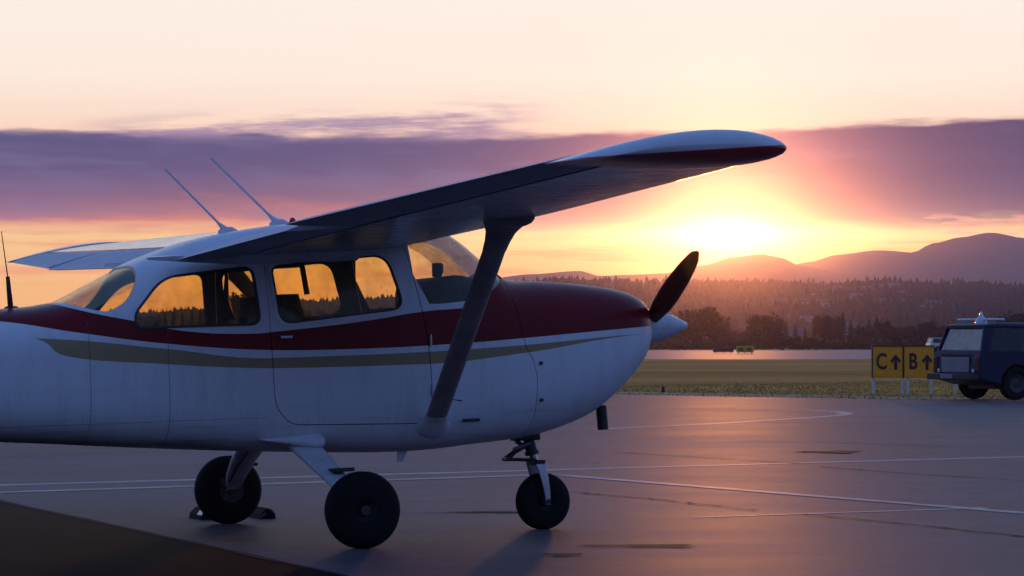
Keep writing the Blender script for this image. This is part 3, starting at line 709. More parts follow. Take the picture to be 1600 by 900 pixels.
# chocks round the far wheel
def chock(px, py, label, flip):
    p = gp(px, py); r = empty('wheel_chock', (p.x, p.y, GZ), .3864)
    MB().loft([[(dx, y, dz) for dx, dz in ((-.055, 0), (.055, 0), (.05, .03), (.012*flip, .072), (-.01, .07), (-.05, .03))] for y in (-.15, .15)]).build('block', M_RUB, r, bevel=.006)
    MB().loft([[(-flip*.050, y, .030), (-flip*.056, y, .030), (-flip*.040, y, .055), (-flip*.02, y, .066)] for y in (-.152, -.05)]).build('stripe', M_WHITE, r)
    MB().tube([(flip*.02, -.15, .035), (flip*.05, -.19, .02), (flip*.08, -.20, .008)], .008, 6).build('rope', M_SEAL, r)
    tag(r, label, 'chock', 'chocks at the far main wheel')
chock(317, 812.5, 'small black wheel chock wedged behind the far main wheel', 1)
chock(408, 811, 'small black wheel chock wedged before the far main wheel', -1)

# ------------------------------------------------------------------ the ground
def asphalt_fn(dark=1., rough=.46):
    def fn(t, b):
        c = objc(t); x, y, z = t.sep(c)
        big = t.noise(c, .22, 5, .6); mid = t.noise(t.xyz(t.m('MULTIPLY', x, .35), t.m('MULTIPLY', y, 1.0), 0.), .9, 6, .62)
        streak = t.noise(t.xyz(t.m('MULTIPLY', x, .10), t.m('MULTIPLY', y, .55), 3.), 1.0, 5, .6)
        fine = t.noise(c, 42., 3, .7); grit = t.noise(c, 170., 2, .6)
        k = t.m('ADD', t.m('MULTIPLY', big, .35), t.m('ADD', t.m('MULTIPLY', mid, .35), t.m('MULTIPLY', streak, .30)))
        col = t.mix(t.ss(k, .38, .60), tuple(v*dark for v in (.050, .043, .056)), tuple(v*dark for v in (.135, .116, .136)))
        col = t.mix(t.m('MULTIPLY', t.ss(grit, .55, .75), .5), col, tuple(v*dark for v in (.21, .19, .20)))
        blot = t.noise(c, 13., 6, .7); col = t.mix(t.m('MULTIPLY', t.ss(blot, .50, .66), .55), col, tuple(v*dark for v in (.045, .038, .048)))
        t.put(b.inputs['Base Color'], col)
        t.put(b.inputs['Roughness'], t.m('ADD', rough-.04, t.m('MULTIPLY', t.ss(k, .35, .65), .08)))
        h = t.m('ADD', t.m('MULTIPLY', grit, .35), t.m('ADD', t.m('MULTIPLY', fine, .5), t.m('MULTIPLY', mid, .6)))
        bump(t, b, h, .22, .008)
    return fn
M_ASPH = mat('apron_asphalt', rough=.5, spec=.085, fn=asphalt_fn(1., .60))
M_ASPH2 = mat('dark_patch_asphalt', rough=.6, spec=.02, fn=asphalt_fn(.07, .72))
M_RWY = mat('runway_asphalt', rough=.5, spec=.20, fn=asphalt_fn(1.2, .58))
def grass_fn(c1, c2, s1=.05):
    def fn(t, b):
        c = objc(t); x, y, z = t.sep(c)
        a = t.noise(t.xyz(t.m('MULTIPLY', x, .35), y, 0.), s1, 6, .65); f = t.noise(c, 2.5, 5, .7)
        t.put(b.inputs['Base Color'], t.mix(t.ss(t.m('ADD', t.m('MULTIPLY', a, .7), t.m('MULTIPLY', f, .3)), .36, .62), c1, c2))
        bump(t, b, f, .8, .1)
    return fn
M_GRASS = mat('field_grass', rough=.95, spec=.1, fn=grass_fn((.20, .105, .018), (.52, .28, .06)))
M_STRAW = mat('dry_verge', rough=.95, spec=.1, fn=grass_fn((.22, .16, .08), (.48, .36, .22), .6))
M_BLADE_G = mat('grass_blades', (.55, .32, .08), .8, .1, fn=worn(.45, .12))
def line_fn(t, b):
    c = objc(t); n = t.noise(c, 3.5, 6, .7); n2 = t.noise(c, 60., 3, .7)
    k = t.m('ADD', t.m('MULTIPLY', n, .6), t.m('MULTIPLY', n2, .4))
    t.put(b.inputs['Base Color'], t.mix(t.ss(k, .42, .60), (.40, .36, .34), (.17, .15, .155)))
    bump(t, b, n2, .4, .004)
M_LINE = mat('worn_line_paint', rough=.55, fn=line_fn)
M_TAR = mat('tar', (.030, .026, .033), .75, .05, fn=worn(.3, 8.))
def sheet(name, poly, z, m, sub=0):
    me = bpy.data.meshes.new(name); me.from_pydata([(p[0], p[1], z) for p in poly], [], [tuple(range(len(poly)))]); me.materials.append(m)
    if me.polygons[0].normal.z < 0: me.flip_normals()
    o = link(name, me); tag(o, kind='structure'); return o
sheet('ground', [(-14000, -300), (14000, -300), (14000, 14000), (-14000, 14000)], 0, M_GRASS)
e1, e2 = gp(975, 617.5), gp(1600, 628.5); ed = (e2-e1).normalized()
EA, EB = e1-ed*110, e1+ed*75
def apron_slab():
    poly = [(EA.x, EA.y), (EB.x, EB.y), (60, -60), (-160, -60), (-160, EA.y)]
    # a gently ragged edge towards the grass
    n = 160; edge = []
    for i in range(n+1):
        p = EA.lerp(EB, i/n); j = Vector((ed.y, -ed.x, 0))*rnd.uniform(-.06, .06); edge.append((p.x+j.x, p.y+j.y))
    poly = edge+poly[2:]
    m = MB().loft([[(p[0], p[1], -.05) for p in poly], [(p[0], p[1], GZ) for p in poly]])
    o = m.build('apron', M_ASPH, smooth=False); tag(o, kind='structure')
apron_slab()
nrm = Vector((-ed.y, ed.x, 0)); nrm = nrm if nrm.y > 0 else -nrm
sheet('verge', [tuple(p)[:2] for p in (EA+nrm*.05, EB+nrm*.05, EB+nrm*3.2, EA+nrm*3.2)], .004, M_STRAW)
sheet('runway', [(-700, 196), (900, 190), (900, 372), (-700, 380)], .012, M_RWY)
sheet('taxiway', [(-160, 128), (300, 150), (300, 153), (-160, 131)], .008, M_STRAW)
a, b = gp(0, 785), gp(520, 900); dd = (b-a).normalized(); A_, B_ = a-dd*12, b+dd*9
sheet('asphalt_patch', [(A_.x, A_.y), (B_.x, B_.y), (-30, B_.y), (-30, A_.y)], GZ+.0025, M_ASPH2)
def strip(name, pts, w, z, m, jag=.0):
    pts = [Vector(p) for p in pts]; L, R_ = [], []
    for i, p in enumerate(pts):
        d = (pts[min(i+1, len(pts)-1)]-pts[max(i-1, 0)]).normalized(); n = Vector((-d.y, d.x, 0))
        ww = w*(1+rnd.uniform(-jag, jag))/2; L.append((p.x+n.x*ww, p.y+n.y*ww, z)); R_.append((p.x-n.x*ww, p.y-n.y*ww, z))
    me = bpy.data.meshes.new(name); N = len(pts); me.from_pydata(L+R_, [], [(i, N+i, N+i+1, i+1) for i in range(N-1)])
    me.materials.append(m)
    if me.polygons[0].normal.z < 0: me.flip_normals()
    o = link(name, me); tag(o, kind='structure'); return o
def pxline(pts, n=24):
    out = []
    for k in range(len(pts)-1):
        for i in range(n): out.append(gp(lerp(pts[k][0], pts[k+1][0], i/n), lerp(pts[k][1], pts[k+1][1], i/n)))
    return out+[gp(*pts[-1])]
def wig(pts, a):
    return [p+Vector((rnd.uniform(-a, a), rnd.uniform(-a, a), 0)) for p in pts]
ZL = GZ+.002
strip('pavement_edge', wig([EA.lerp(EB, i/120)+nrm*.16 for i in range(121)], .03), .20, .009, M_TAR, .5)
strip('painted_line', pxline([(-300, 768.5), (1900, 707)]), .20, ZL, M_LINE, .12)
strip('painted_line', pxline([(-300, 781.5), (868, 743.6)]), .20, ZL+.0012, M_LINE, .12)
strip('painted_line', pxline([(872, 744.2), (1900, 829)]), .15, ZL+.0012, M_LINE, .12)
strip('painted_line', pxline([(1085, 811), (1190, 807.5)]), .10, ZL, M_LINE, .3)
strip('painted_line', pxline([(1190, 807.5), (1540, 796)]), .10, ZL, M_LINE, .3)
hp = [(930, 672), (1100, 664), (1230, 656), (1290, 652), (1318, 649.2), (1324, 647), (1312, 644.5), (1270, 642), (1225, 640.5), (1150, 639)]
strip('painted_line', pxline(hp, 6), .22, ZL, M_LINE, .1)
strip('painted_line', pxline([(1180, 661), (1800, 663)]), .12, ZL+.0012, M_LINE, .2)
for pts in ([(890, 771), (1030, 783), (1180, 800)], [(1255, 806), (1420, 822), (1640, 846)], [(1280, 731), (1420, 742), (1640, 756)], [(960, 708), (1120, 718), (1260, 727)], [(600, 806), (820, 801)], [(1000, 687), (1300, 693), (1640, 706)], [(0, 716), (240, 708), (560, 716)]):
    strip('tar_seam', wig(pxline(pts, 14), .02), .030, ZL+.0026, M_TAR, .6)
strip('tar_seam', wig(pxline([(-60, 772), (0, 785), (520, 900), (700, 940)], 12), .012), .05, ZL+.0026, M_TAR, .5)
def stain(px, py, w, h, sq=1.):
    c = gp(px, py); pts = []
    for i in range(26):
        q = 2*math.pi*i/26; k = 1+.28*math.sin(3*q+px)+.16*math.sin(7*q+py)+rnd.uniform(-.1, .1); pts.append((c.x+w*k*math.cos(q), c.y+h*k*math.sin(q)))
    sheet('oil_stain', pts, ZL+.0034, M_TAR)
stain(1300, 708, .30, .34); stain(1010, 856, .32, .08); stain(880, 870, .10, .08); stain(770, 803, .25, .10)

# grass blades on the verge and the near field, too many to count
def grass():
    vs_, fs = [], []
    for i in range(40000):
        t = rnd.random()**1.8*60; s = rnd.uniform(-10, 34); p = e1+ed*s+nrm*(t+.02)
        if abs(p.x/p.y) > .19 or p.x < -4: continue
        if t < 2.6 and rnd.random() < .8: continue
        h = rnd.uniform(.015, .05)*(1.6 if rnd.random() < .12 else 1); a = rnd.uniform(0, math.pi); w_ = rnd.uniform(.012, .03); dx, dy = math.cos(a)*w_, math.sin(a)*w_
        lx, ly = rnd.gauss(0, .35)*h, rnd.gauss(0, .35)*h; k = len(vs_)
        vs_ += [(p.x-dx, p.y-dy, 0), (p.x+dx, p.y+dy, 0), (p.x+lx, p.y+ly, h)]; fs.append((k, k+1, k+2))
    me = bpy.data.meshes.new('grass'); me.from_pydata(vs_, [], fs); me.materials.append(M_BLADE_G)
    tag(link('grass', me), 'dry olive grass growing on the field beyond the apron edge', 'grass', kind='stuff')
grass()

# ------------------------------------------------------------------ hills and mountains
def forest_fn(t, b):
    c = objc(t); n = t.noise(c, .012, 6, .65); n2 = t.noise(c, .09, 4, .6)
    t.put(b.inputs['Base Color'], t.mix(t.ss(t.m('ADD', t.m('MULTIPLY', n, .6), t.m('MULTIPLY', n2, .4)), .4, .65), (.025, .035, .018), (.07, .07, .035)))
M_HILL = mat('hill_wood', rough=.95, spec=.1, fn=forest_fn)
M_MOUNT = mat('mountain_wood', rough=.95, spec=.1, fn=forest_fn)
def interp(pts, x):
    if x <= pts[0][0]: return pts[0][1]
    for (x0, y0), (x1, y1) in zip(pts, pts[1:]):
        if x <= x1:
            t = (x-x0)/(x1-x0); t = t*t*(3-2*t); return lerp(y0, y1, t)
    return pts[-1][1]
from mathutils import noise as mn
def terrain(name, ridge, d0, d1, d2, m, rough, nx=300, nd=26, x0=-1500, x1=3100):
    def H(px, d):
        zr = CAM_H+(HZ-interp(ridge, px))/FPX*d1
        t = (d-d0)/(d1-d0) if d <= d1 else 1-(d-d1)/(d2-d1)
        t = max(0, min(1, t)); k = t**1.25 if d <= d1 else t*t*(3-2*t)
        X = (px-800)/FPX*d
        nz = mn.fractal(Vector((X, d, 0))/(d1*.045), 1., 2.1, 5)*rough*(zr)*max(0, min(1, t*1.6))*(1-.75*t if d <= d1 else .25)
        return max(-.5, zr*k+nz)
    vs_, fs = [], []
    for j in range(nd+1):
        d = d0+(d2-d0)*j/nd
        for i in range(nx+1):
            px = lerp(x0, x1, i/nx); vs_.append(((px-800)/FPX*d, d, H(px, d)))
    n = nx+1
    for j in range(nd):
        for i in range(nx): fs.append((j*n+i, j*n+i+1, (j+1)*n+i+1, (j+1)*n+i))
    me = bpy.data.meshes.new(name); me.from_pydata(vs_, [], fs); me.materials.append(m); me.polygons.foreach_set('use_smooth', [True]*len(fs))
    tag(link(name, me), kind='structure'); return H
RIDGE1 = [(-1500, 480), (0, 498), (220, 496), (330, 490), (430, 484), (480, 478), (560, 475), (640, 470), (800, 447), (870, 442), (1000, 444), (1200, 446), (1290, 448), (1380, 443), (1450, 449), (1520, 448), (1600, 453), (1800, 456), (3100, 460)]
H1 = terrain('hills', RIDGE1, 900, 2300, 2900, M_HILL, .16)
RIDGE2 = [(-1500, 484), (0, 490), (640, 482), (700, 452), (760, 434), (830, 426), (905, 421), (938, 429), (980, 427), (1040, 425), (1100, 413), (1150, 399), (1190, 394), (1218, 399), (1250, 412), (1330, 428), (1500, 440), (3100, 440)]
terrain('mountains', RIDGE2, 3200, 5400, 6000, M_MOUNT, .10, 420)
RIDGE3 = [(-1500, 490), (900, 490), (1000, 450), (1150, 430), (1235, 412), (1265, 406), (1310, 396), (1380, 389), (1425, 393), (1460, 378), (1500, 369), (1550, 362), (1600, 371), (1700, 378), (2000, 360), (2400, 390), (3100, 400)]
terrain('mountains', RIDGE3, 4300, 6300, 7000, M_MOUNT, .10, 420)

M_LEAF = mat('dark_foliage', (.024, .026, .012), .8, .2, fn=worn(.5, 2.))
M_LEAF2 = mat('conifer_foliage', (.030, .042, .022), .8, .2, fn=worn(.5, 2.))
M_BARK = mat('bark', (.06, .045, .035), .9, .1, fn=worn(.4, 3.))
def far_wood():                                  # the far-off wood on the hills reads as one mass
    r = random.Random(3); vs_, fs = [], []
    for i in range(15000):
        px = r.uniform(150, 1750); d = lerp(1000, 2420, r.random()**.7)
        if mn.noise(Vector(((px-800)/FPX*d, d, 0))/95.) < -.22: continue
        X = (px-800)/FPX*d; z = H1(px, d)-.5; con = r.random() < .3; h = r.uniform(3., 8.) if con else r.uniform(2.5, 5.); w_ = h*(.24 if con else .62)
        tiers = ((0, .7, .35), (.2, 1., .6), (.5, .75, 1.)) if con else ((0, .6, .55), (.22, 1., .85), (.55, .8, 1.02))
        for z0, rw, z1 in tiers:
            k = len(vs_); n = 6; a0 = r.random()*6
            for q in range(n):
                rr_ = w_*rw*r.uniform(.75, 1.2); vs_.append((X+rr_*math.cos(a0+q*6.283/n), d+rr_*math.sin(a0+q*6.283/n), z+h*(z0+r.uniform(0, .08))))
            vs_.append((X+r.uniform(-.2, .2)*w_, d, z+h*z1)); fs += [(k+q, k+(q+1) % n, k+n) for q in range(n)]
    me = bpy.data.meshes.new('hillside_wood'); me.from_pydata(vs_, [], fs); me.materials.append(M_LEAF2)
    tag(link('hillside_wood', me), 'hazy mass of conifers covering the far hillside', 'wood', kind='stuff')
far_wood()

# houses that show as pale specks on the hill
M_HWALL = mat('house_wall', (.24, .22, .20), .8, fn=worn(.2, .4)); M_HROOF = mat('house_roof', (.16, .13, .12), .8, fn=worn(.3, .4)); M_PANE = mat('dark_pane', (.03, .035, .04), .1)
def house(px, d, w, h, rz, label, group):
    X = (px-800)/FPX*d; z = H1(px, d)-.8 if d > 900 else 0
    r = empty('far_house', (X, d, z), rz); dp_ = w*.7
    wl = MB().box((0, 0, h/2), (w, dp_, h)).build('wall', M_HWALL, r, smooth=False)
    MB().prism([(-dp_/2-.4, h-.15), (dp_/2+.4, h-.15), (0, h+w*.26)], -w/2-.4, w/2+.4, 0).build('roof', M_HROOF, r, smooth=False)
    for k in (-1, 0, 1):
        wn = MB().box((k*w*.3, -dp_/2, h*.55), (w*.14, .12, h*.3)).build('window', M_PANE, r, smooth=False)
    tag(r, label, 'house', group)
for px, d, w in ((1292, 1500, 8), (1338, 1750, 9), (1356, 1980, 11), (1372, 2050, 9), (1392, 2080, 14), (1404, 1900, 9), (1415, 1700, 8), (1384, 1600, 8), (1252, 1500, 9), (1278, 1880, 10), (1310, 2000, 9), (1446, 1480, 8), (1455, 1650, 8), (1262, 1250, 8)):
    house(px, d, w*.72, 3.4, rnd.uniform(-.5, .5), 'pale house among the trees on the hazy hillside', 'houses on the hill')
house(1232, 640, 6, 2.2, .2, 'low pale shed between conifers beyond the runway', None)
house(1312, 660, 7, 3.2, -.2, 'pale gabled house between the tall conifers beyond the runway', None)

# ------------------------------------------------------------------ trees beyond the runway
def leaf_tree(seed, h, w, name='broadleaf_tree'):
    r = random.Random(seed); vs_, fs = [], []
    blobs = [(Vector((r.gauss(0, .22)*w, r.gauss(0, .22)*w, h*r.uniform(.32, .86))), r.uniform(.16, .30)*w) for _ in range(15)]+[(Vector((0, 0, h*.55)), .36*w)]
    for i in range(2600):
        c, R_ = r.choice(blobs); u = Vector((r.gauss(0, 1), r.gauss(0, 1), r.gauss(0, 1))).normalized(); p = c+u*R_*r.uniform(.6, 1.08)
        if p.z < .06*h: continue
        s = r.uniform(.025, .06)*w; a = Vector((r.gauss(0, 1), r.gauss(0, 1), r.gauss(0, 1))).normalized()*s; b2 = u.cross(a).normalized()*s*.8 if u.cross(a).length > 1e-4 else Vector((s, 0, 0)); k = len(vs_)
        vs_ += [tuple(p+a), tuple(p+b2), tuple(p-a), tuple(p-b2)]; fs.append((k, k+1, k+2, k+3))
    cm = bpy.data.meshes.new('crown'); cm.from_pydata(vs_, [], fs); cm.materials.append(M_LEAF)
    t = MB().tube([(0, 0, -.2), (.05*w, 0, h*.25), (0, .03*w, h*.5), (0, 0, h*.75)], [.045*w, .034*w, .024*w, .008*w], 7)
    for k in range(5):
        q = k*1.3+seed; t.tube([(0, 0, h*(.25+.07*k)), (.17*w*math.cos(q), .17*w*math.sin(q), h*(.38+.07*k)), (.30*w*math.cos(q), .30*w*math.sin(q), h*(.45+.08*k))], [.018*w, .012*w, .004*w], 5)
    root = empty(name); link('crown', cm, root); t.build('trunk', M_BARK, root); return root
def conifer(seed, h, w, name='conifer_tree'):
    r = random.Random(seed); vs_, fs = [], []
    for i in range(900):
        t = r.random()**.8; R_ = w/2*(1-t)**.85*(.72+.28*math.sin(t*42))+.02*w; q = r.uniform(0, 6.283); rr_ = R_*r.uniform(.25, 1.1); z = h*(.08+.92*t)
        p = Vector((rr_*math.cos(q), rr_*math.sin(q), z)); o = Vector((math.cos(q), math.sin(q), -.45))*w*r.uniform(.06, .14); n = Vector((-math.sin(q), math.cos(q), 0))*w*r.uniform(.02, .05); k = len(vs_)
        vs_ += [tuple(p+o), tuple(p+n), tuple(p-o*.4+Vector((0, 0, .01*h))), tuple(p-n)]; fs.append((k, k+1, k+2, k+3))
    k = len(vs_); vs_ += [(-.03*w, 0, h*.93), (.03*w, 0, h*.93), (0, 0, h*1.02)]; fs.append((k, k+1, k+2))
    cm = bpy.data.meshes.new('crown'); cm.from_pydata(vs_, [], fs); cm.materials.append(M_LEAF2)
    t = MB().tube([(0, 0, -.2), (0, 0, h*.5), (0, 0, h*.97)], [.05*w, .03*w, .006*w], 7)
    root = empty(name); link('crown', cm, root); t.build('trunk', M_BARK, root); return root
protos = {'r': [leaf_tree(s, 1., 1.) for s in (1, 2, 3)], 'b': [leaf_tree(s, 1., 1.) for s in (5, 6)], 'c': [conifer(s, 1., 1.) for s in (8, 9, 10)]}
LAB = {'r': ('dark rounded broadleaf tree standing in the tree row beyond the runway', 'rounded trees beyond the runway'),
       'b': ('low spreading bush in the tree row beyond the runway', 'bushes beyond the runway'),
       'c': ('pointed dark conifer standing in the tree row beyond the runway', 'conifers beyond the runway')}
spots = [  # photo column, photo row of the top, width in photo pixels, kind, distance
 (1094, 483, 66, 'r', 560), (1062, 498, 46, 'r', 575), (1036, 503, 44, 'r', 600), (1122, 508, 34, 'b', 590), (1197, 490, 42, 'r', 540), (1166, 518, 36, 'b', 560), (1148, 524, 30, 'b', 555), (1213, 520, 26, 'b', 565),
 (1228, 502, 15, 'c', 600), (1243, 508, 16, 'c', 620), (1258, 512, 14, 'c', 610), (1272, 514, 18, 'c', 600), (1290, 494, 34, 'r', 600), (1303, 503, 24, 'r', 590), (1317, 487, 17, 'c', 600), (1329, 500, 15, 'c', 620), (1341, 507, 16, 'c', 600), (1358, 498, 16, 'c', 610),
 (1349, 512, 26, 'b', 560), (1370, 495, 16, 'c', 600), (1383, 504, 24, 'r', 610), (1398, 512, 26, 'b', 580), (1415, 509, 26, 'r', 620), (1433, 511, 26, 'b', 590), (1450, 503, 28, 'r', 600), (1470, 508, 24, 'r', 590), (1545, 506, 34, 'r', 620), (1566, 499, 30, 'r', 600), (1590, 487, 46, 'r', 560), (1628, 480, 52, 'r', 560), (1668, 492, 40, 'r', 590), (1520, 508, 26, 'b', 600), (1494, 510, 26, 'b', 600),
 (378, 460, 44, 'r', 560), (356, 482, 30, 'r', 600), (408, 480, 34, 'r', 600), (340, 484, 26, 'r', 590), (258, 488, 14, 'c', 600), (271, 487, 14, 'c', 590), (285, 489, 14, 'c', 610), (300, 484, 15, 'c', 600), (313, 483, 16, 'c', 600), (328, 484, 20, 'r', 590), (238, 494, 22, 'b', 600), (218, 496, 22, 'b', 590), (160, 490, 40, 'r', 600), (190, 492, 30, 'b', 600),
 (440, 482, 30, 'r', 620), (470, 486, 30, 'b', 600), (505, 484, 26, 'r', 620), (540, 478, 30, 'b', 620), (590, 482, 30, 'r', 640), (640, 480, 30, 'b', 620), (700, 476, 40, 'r', 620), (1010, 512, 34, 'b', 600), (980, 508, 36, 'r', 610)]
used = set()
for i, (px, top, wpx, kd, d) in enumerate(spots):
    pr_ = protos[kd][i % len(protos[kd])]
    o = pr_ if pr_.name not in used else copy_tree(pr_)
    used.add(o.name)
    h = CAM_H+(HZ-top)/FPX*d; w_ = wpx/FPX*d*1.12
    o.location = ((px-800)/FPX*d, d, 0); o.scale = (w_, w_, h); o.rotation_euler = (0, 0, rnd.uniform(0, 6.28))
    own = {1094: 'largest rounded tree of the row beyond the runway with a loose ragged crown', 1197: 'lone compact round tree rising beyond the lime runway sign', 1590: 'tall dark full tree beyond the blue utility vehicle',
           1317: 'tallest pointed conifer beside the pale gabled house', 1228: 'slim conifer beside the low pale shed', 378: 'dome shaped round tree in line with the rear cabin window'}
    tag(o, own.get(px, LAB[kd][0]), 'tree' if kd != 'b' else 'bush', LAB[kd][1])
def scrub():
    r = random.Random(11); vs_, fs = [], []
    for i in range(16000):
        px = r.uniform(150, 1700); d = r.uniform(395, 560); X = (px-800)/FPX*d; hh = .35+1.5*max(0, mn.noise(Vector((X/14., d/60., 2.)))+.25)
        p = Vector((X, d, r.random()*hh)); a = Vector((r.gauss(0, 1), r.gauss(0, .4), r.gauss(0, 1)))*.22; b2 = Vector((r.gauss(0, 1), r.gauss(0, .4), r.gauss(0, 1)))*.22; k = len(vs_)
        vs_ += [tuple(p+a), tuple(p+b2), tuple(p-a), tuple(p-b2)]; fs.append((k, k+1, k+2, k+3))
    me = bpy.data.meshes.new('scrub'); me.from_pydata(vs_, [], fs); me.materials.append(M_LEAF)
    tag(link('scrub', me), 'low dark scrub along the far side of the runway', 'scrub', kind='stuff')
scrub()

# ------------------------------------------------------------------ taxiway signs
M_SIGN = mat('sign_yellow', (.88, .34, .008), .5, fn=worn(.18, 6.)); M_BLACK = mat('sign_black', (.012, .012, .012), .5, fn=worn(.2))
M_POST = mat('post_white', (.62, .62, .62), .5, fn=worn(.25, 8.))
M_WPANEL = mat('sign_back', (.35, .33, .30), .5, fn=worn(.2))
def sign(px, letter, label):
    base = gp(px, 616.2); r = empty('taxiway_sign', (base.x, base.y, 0)); d = base.y; s = FPX/d
    w = 47.5/s; zt = CAM_H+(HZ-541)/s; zb = CAM_H+(HZ-590)/s
    pn_ = MB().box((0, 0, (zt+zb)/2), (w, .14, zt-zb)).build('sign_panel', M_SIGN, r, bevel=.015)
    for dz in (zt+.008, ): MB().box((0, 0, dz), (w+.012, .17, .022)).build('sign_cap', M_DARK, r)
    for sg in (-1, 1): MB().box((sg*(w/2+.004), 0, (zt+zb)/2), (.018, .165, zt-zb)).build('sign_edge', M_DARK, r)
    for sg in ((-.46, .49) if letter == 'C' else (-.36, .40)): MB().box((sg*w, 0 if sg > -.4 or letter == 'C' else .02, zb/2-.02), (.06, .055, zb+.06)).build('post', M_POST, r, bevel=.008)
    zc = (zt+zb)/2-.005; hh = .40
    R_ = Matrix.Translation((-w*.20, -.074, zc)) @ Matrix.Rotation(rad(90), 4, 'X')
    soft_text(letter, hh*1.22, .003, 'letter', M_BLACK, r, R_, .72)
    ax = w*.26; q = .034
    arrow = [(ax-q, zc-.17), (ax+q, zc-.17), (ax+q, zc+.045), (ax+.075, zc-.02), (ax+.118, zc+.028), (ax, zc+.172), (ax-.118, zc+.028), (ax-.075, zc-.02), (ax-q, zc+.045)]
    MB().prism(arrow, -.077, -.070).build('arrow', M_BLACK, r, smooth=False)
    tag(r, label, 'sign')
sign(1386.5, 'C', 'yellow taxiway sign reading C with an up arrow on white posts')
sign(1435.5, 'B', 'yellow taxiway sign reading B with an up arrow on white posts')
def stub(px, py, h, wd, label, cat, name, m, top):
    p = gp(px, py); r = empty(name, (p.x, p.y, 0))
    MB().lathe([(0, 0), (wd, 0), (wd*1.05, .03), (wd*.6, .05), (wd*.6, h*.6), (0, h*.6)], (0, 0, 1), (0, 0, 0), 14).build('base', m, r)
    MB().lathe([(0, h*.58), (wd*.8, h*.6), (wd*.85, h*.8), (wd*.5, h*.96), (0, h)], (0, 0, 1), (0, 0, 0), 14).build('lens', top, r)
    tag(r, label, cat)
stub(1036, 613, .14, .055, 'small dark edge light standing in the verge grass', 'light', 'edge_light', M_DARK, M_DARK)
p = gp(1492, 616); r = empty('marker_post', (p.x, p.y, 0)); MB().box((0, 0, .15), (.06, .06, .34)).build('post', M_POST, r, bevel=.008); MB().box((0, 0, .30), (.062, .062, .04)).build('band', M_DARK, r); tag(r, 'short white marker post in the grass behind the blue vehicle', 'post')

def far_board(px, py, wpx, hpx, m, name, label):
    b = gp(px, py); s = FPX/b.y; r = empty(name, (b.x, b.y, 0)); w, h = wpx/s, hpx/s
    MB().box((0, 0, h*.58), (w, .25, h*.84)).build('panel', m, r, bevel=.03)
    for sg in (-1, 0, 1): MB().box((sg*w*.38, 0, h*.1), (.07, .07, h*.22)).build('leg', M_DARK, r)
    for k in (-1, 1): MB().box((k*w*.24, -.13, h*.58), (w*.30, .03, h*.42)).build('face', M_BLACK, r)
    tag(r, label, 'sign')
M_YG = mat('sign_lime', (.42, .42, .02), .45, fn=worn(.15))
far_board(1130, 551.5, 32, 9, M_DARK, 'runway_sign', 'low dark runway sign board on the far pavement')
far_board(1164, 552.5, 27, 12, M_YG, 'runway_sign', 'small lime yellow runway sign board on the far pavement')

# ------------------------------------------------------------------ vehicles
M_BLUE = mat('blue_car_paint', (.004, .010, .042), .4, spec=.25, coat=.0, fn=worn(.2, 2.)); M_TRIM = mat('grey_trim', (.30, .30, .33), .45, fn=worn(.2))
M_TAIL = mat('tail_lamp', (.07, .012, .012), .2, fn=worn(.1)); M_CLEARL = mat('clear_lamp', (.75, .75, .75), .15, fn=worn(.05)); M_PLATE = mat('pale_panel', (.26, .235, .235), .5, fn=worn(.2))
def cloth_fn(t, b):
    x, y, z = t.sep(objc(t)); b.inputs['Transmission Weight'].default_value = 0
M_CARCLEAR = glass('clear_car_glass', (.93, .93, .90), .5)
M_BRIGHT_STRIP = bpy.data.materials.new('added_bright_strip'); M_BRIGHT_STRIP.use_nodes = True  # for the strips added behind the vehicle's rear glass
def _bl():
    t = NT(M_BRIGHT_STRIP.node_tree); t.n.clear(); a = t.new('ShaderNodeBsdfTranslucent'); d = t.new('ShaderNodeBsdfDiffuse'); n = t.noise(objc(t), 8., 3)
    t.put(a.inputs[0], t.mix(n, (.96, .86, .66), (1., .94, .78))); d.inputs[0].default_value = (.8, .75, .65, 1)
    m = t.new('ShaderNodeMixShader'); m.inputs[0].default_value = .25; t.l.new(a.outputs[0], m.inputs[1]); t.l.new(d.outputs[0], m.inputs[2]); o = t.new('ShaderNodeOutputMaterial'); t.l.new(m.outputs[0], o.inputs[0])
_bl()
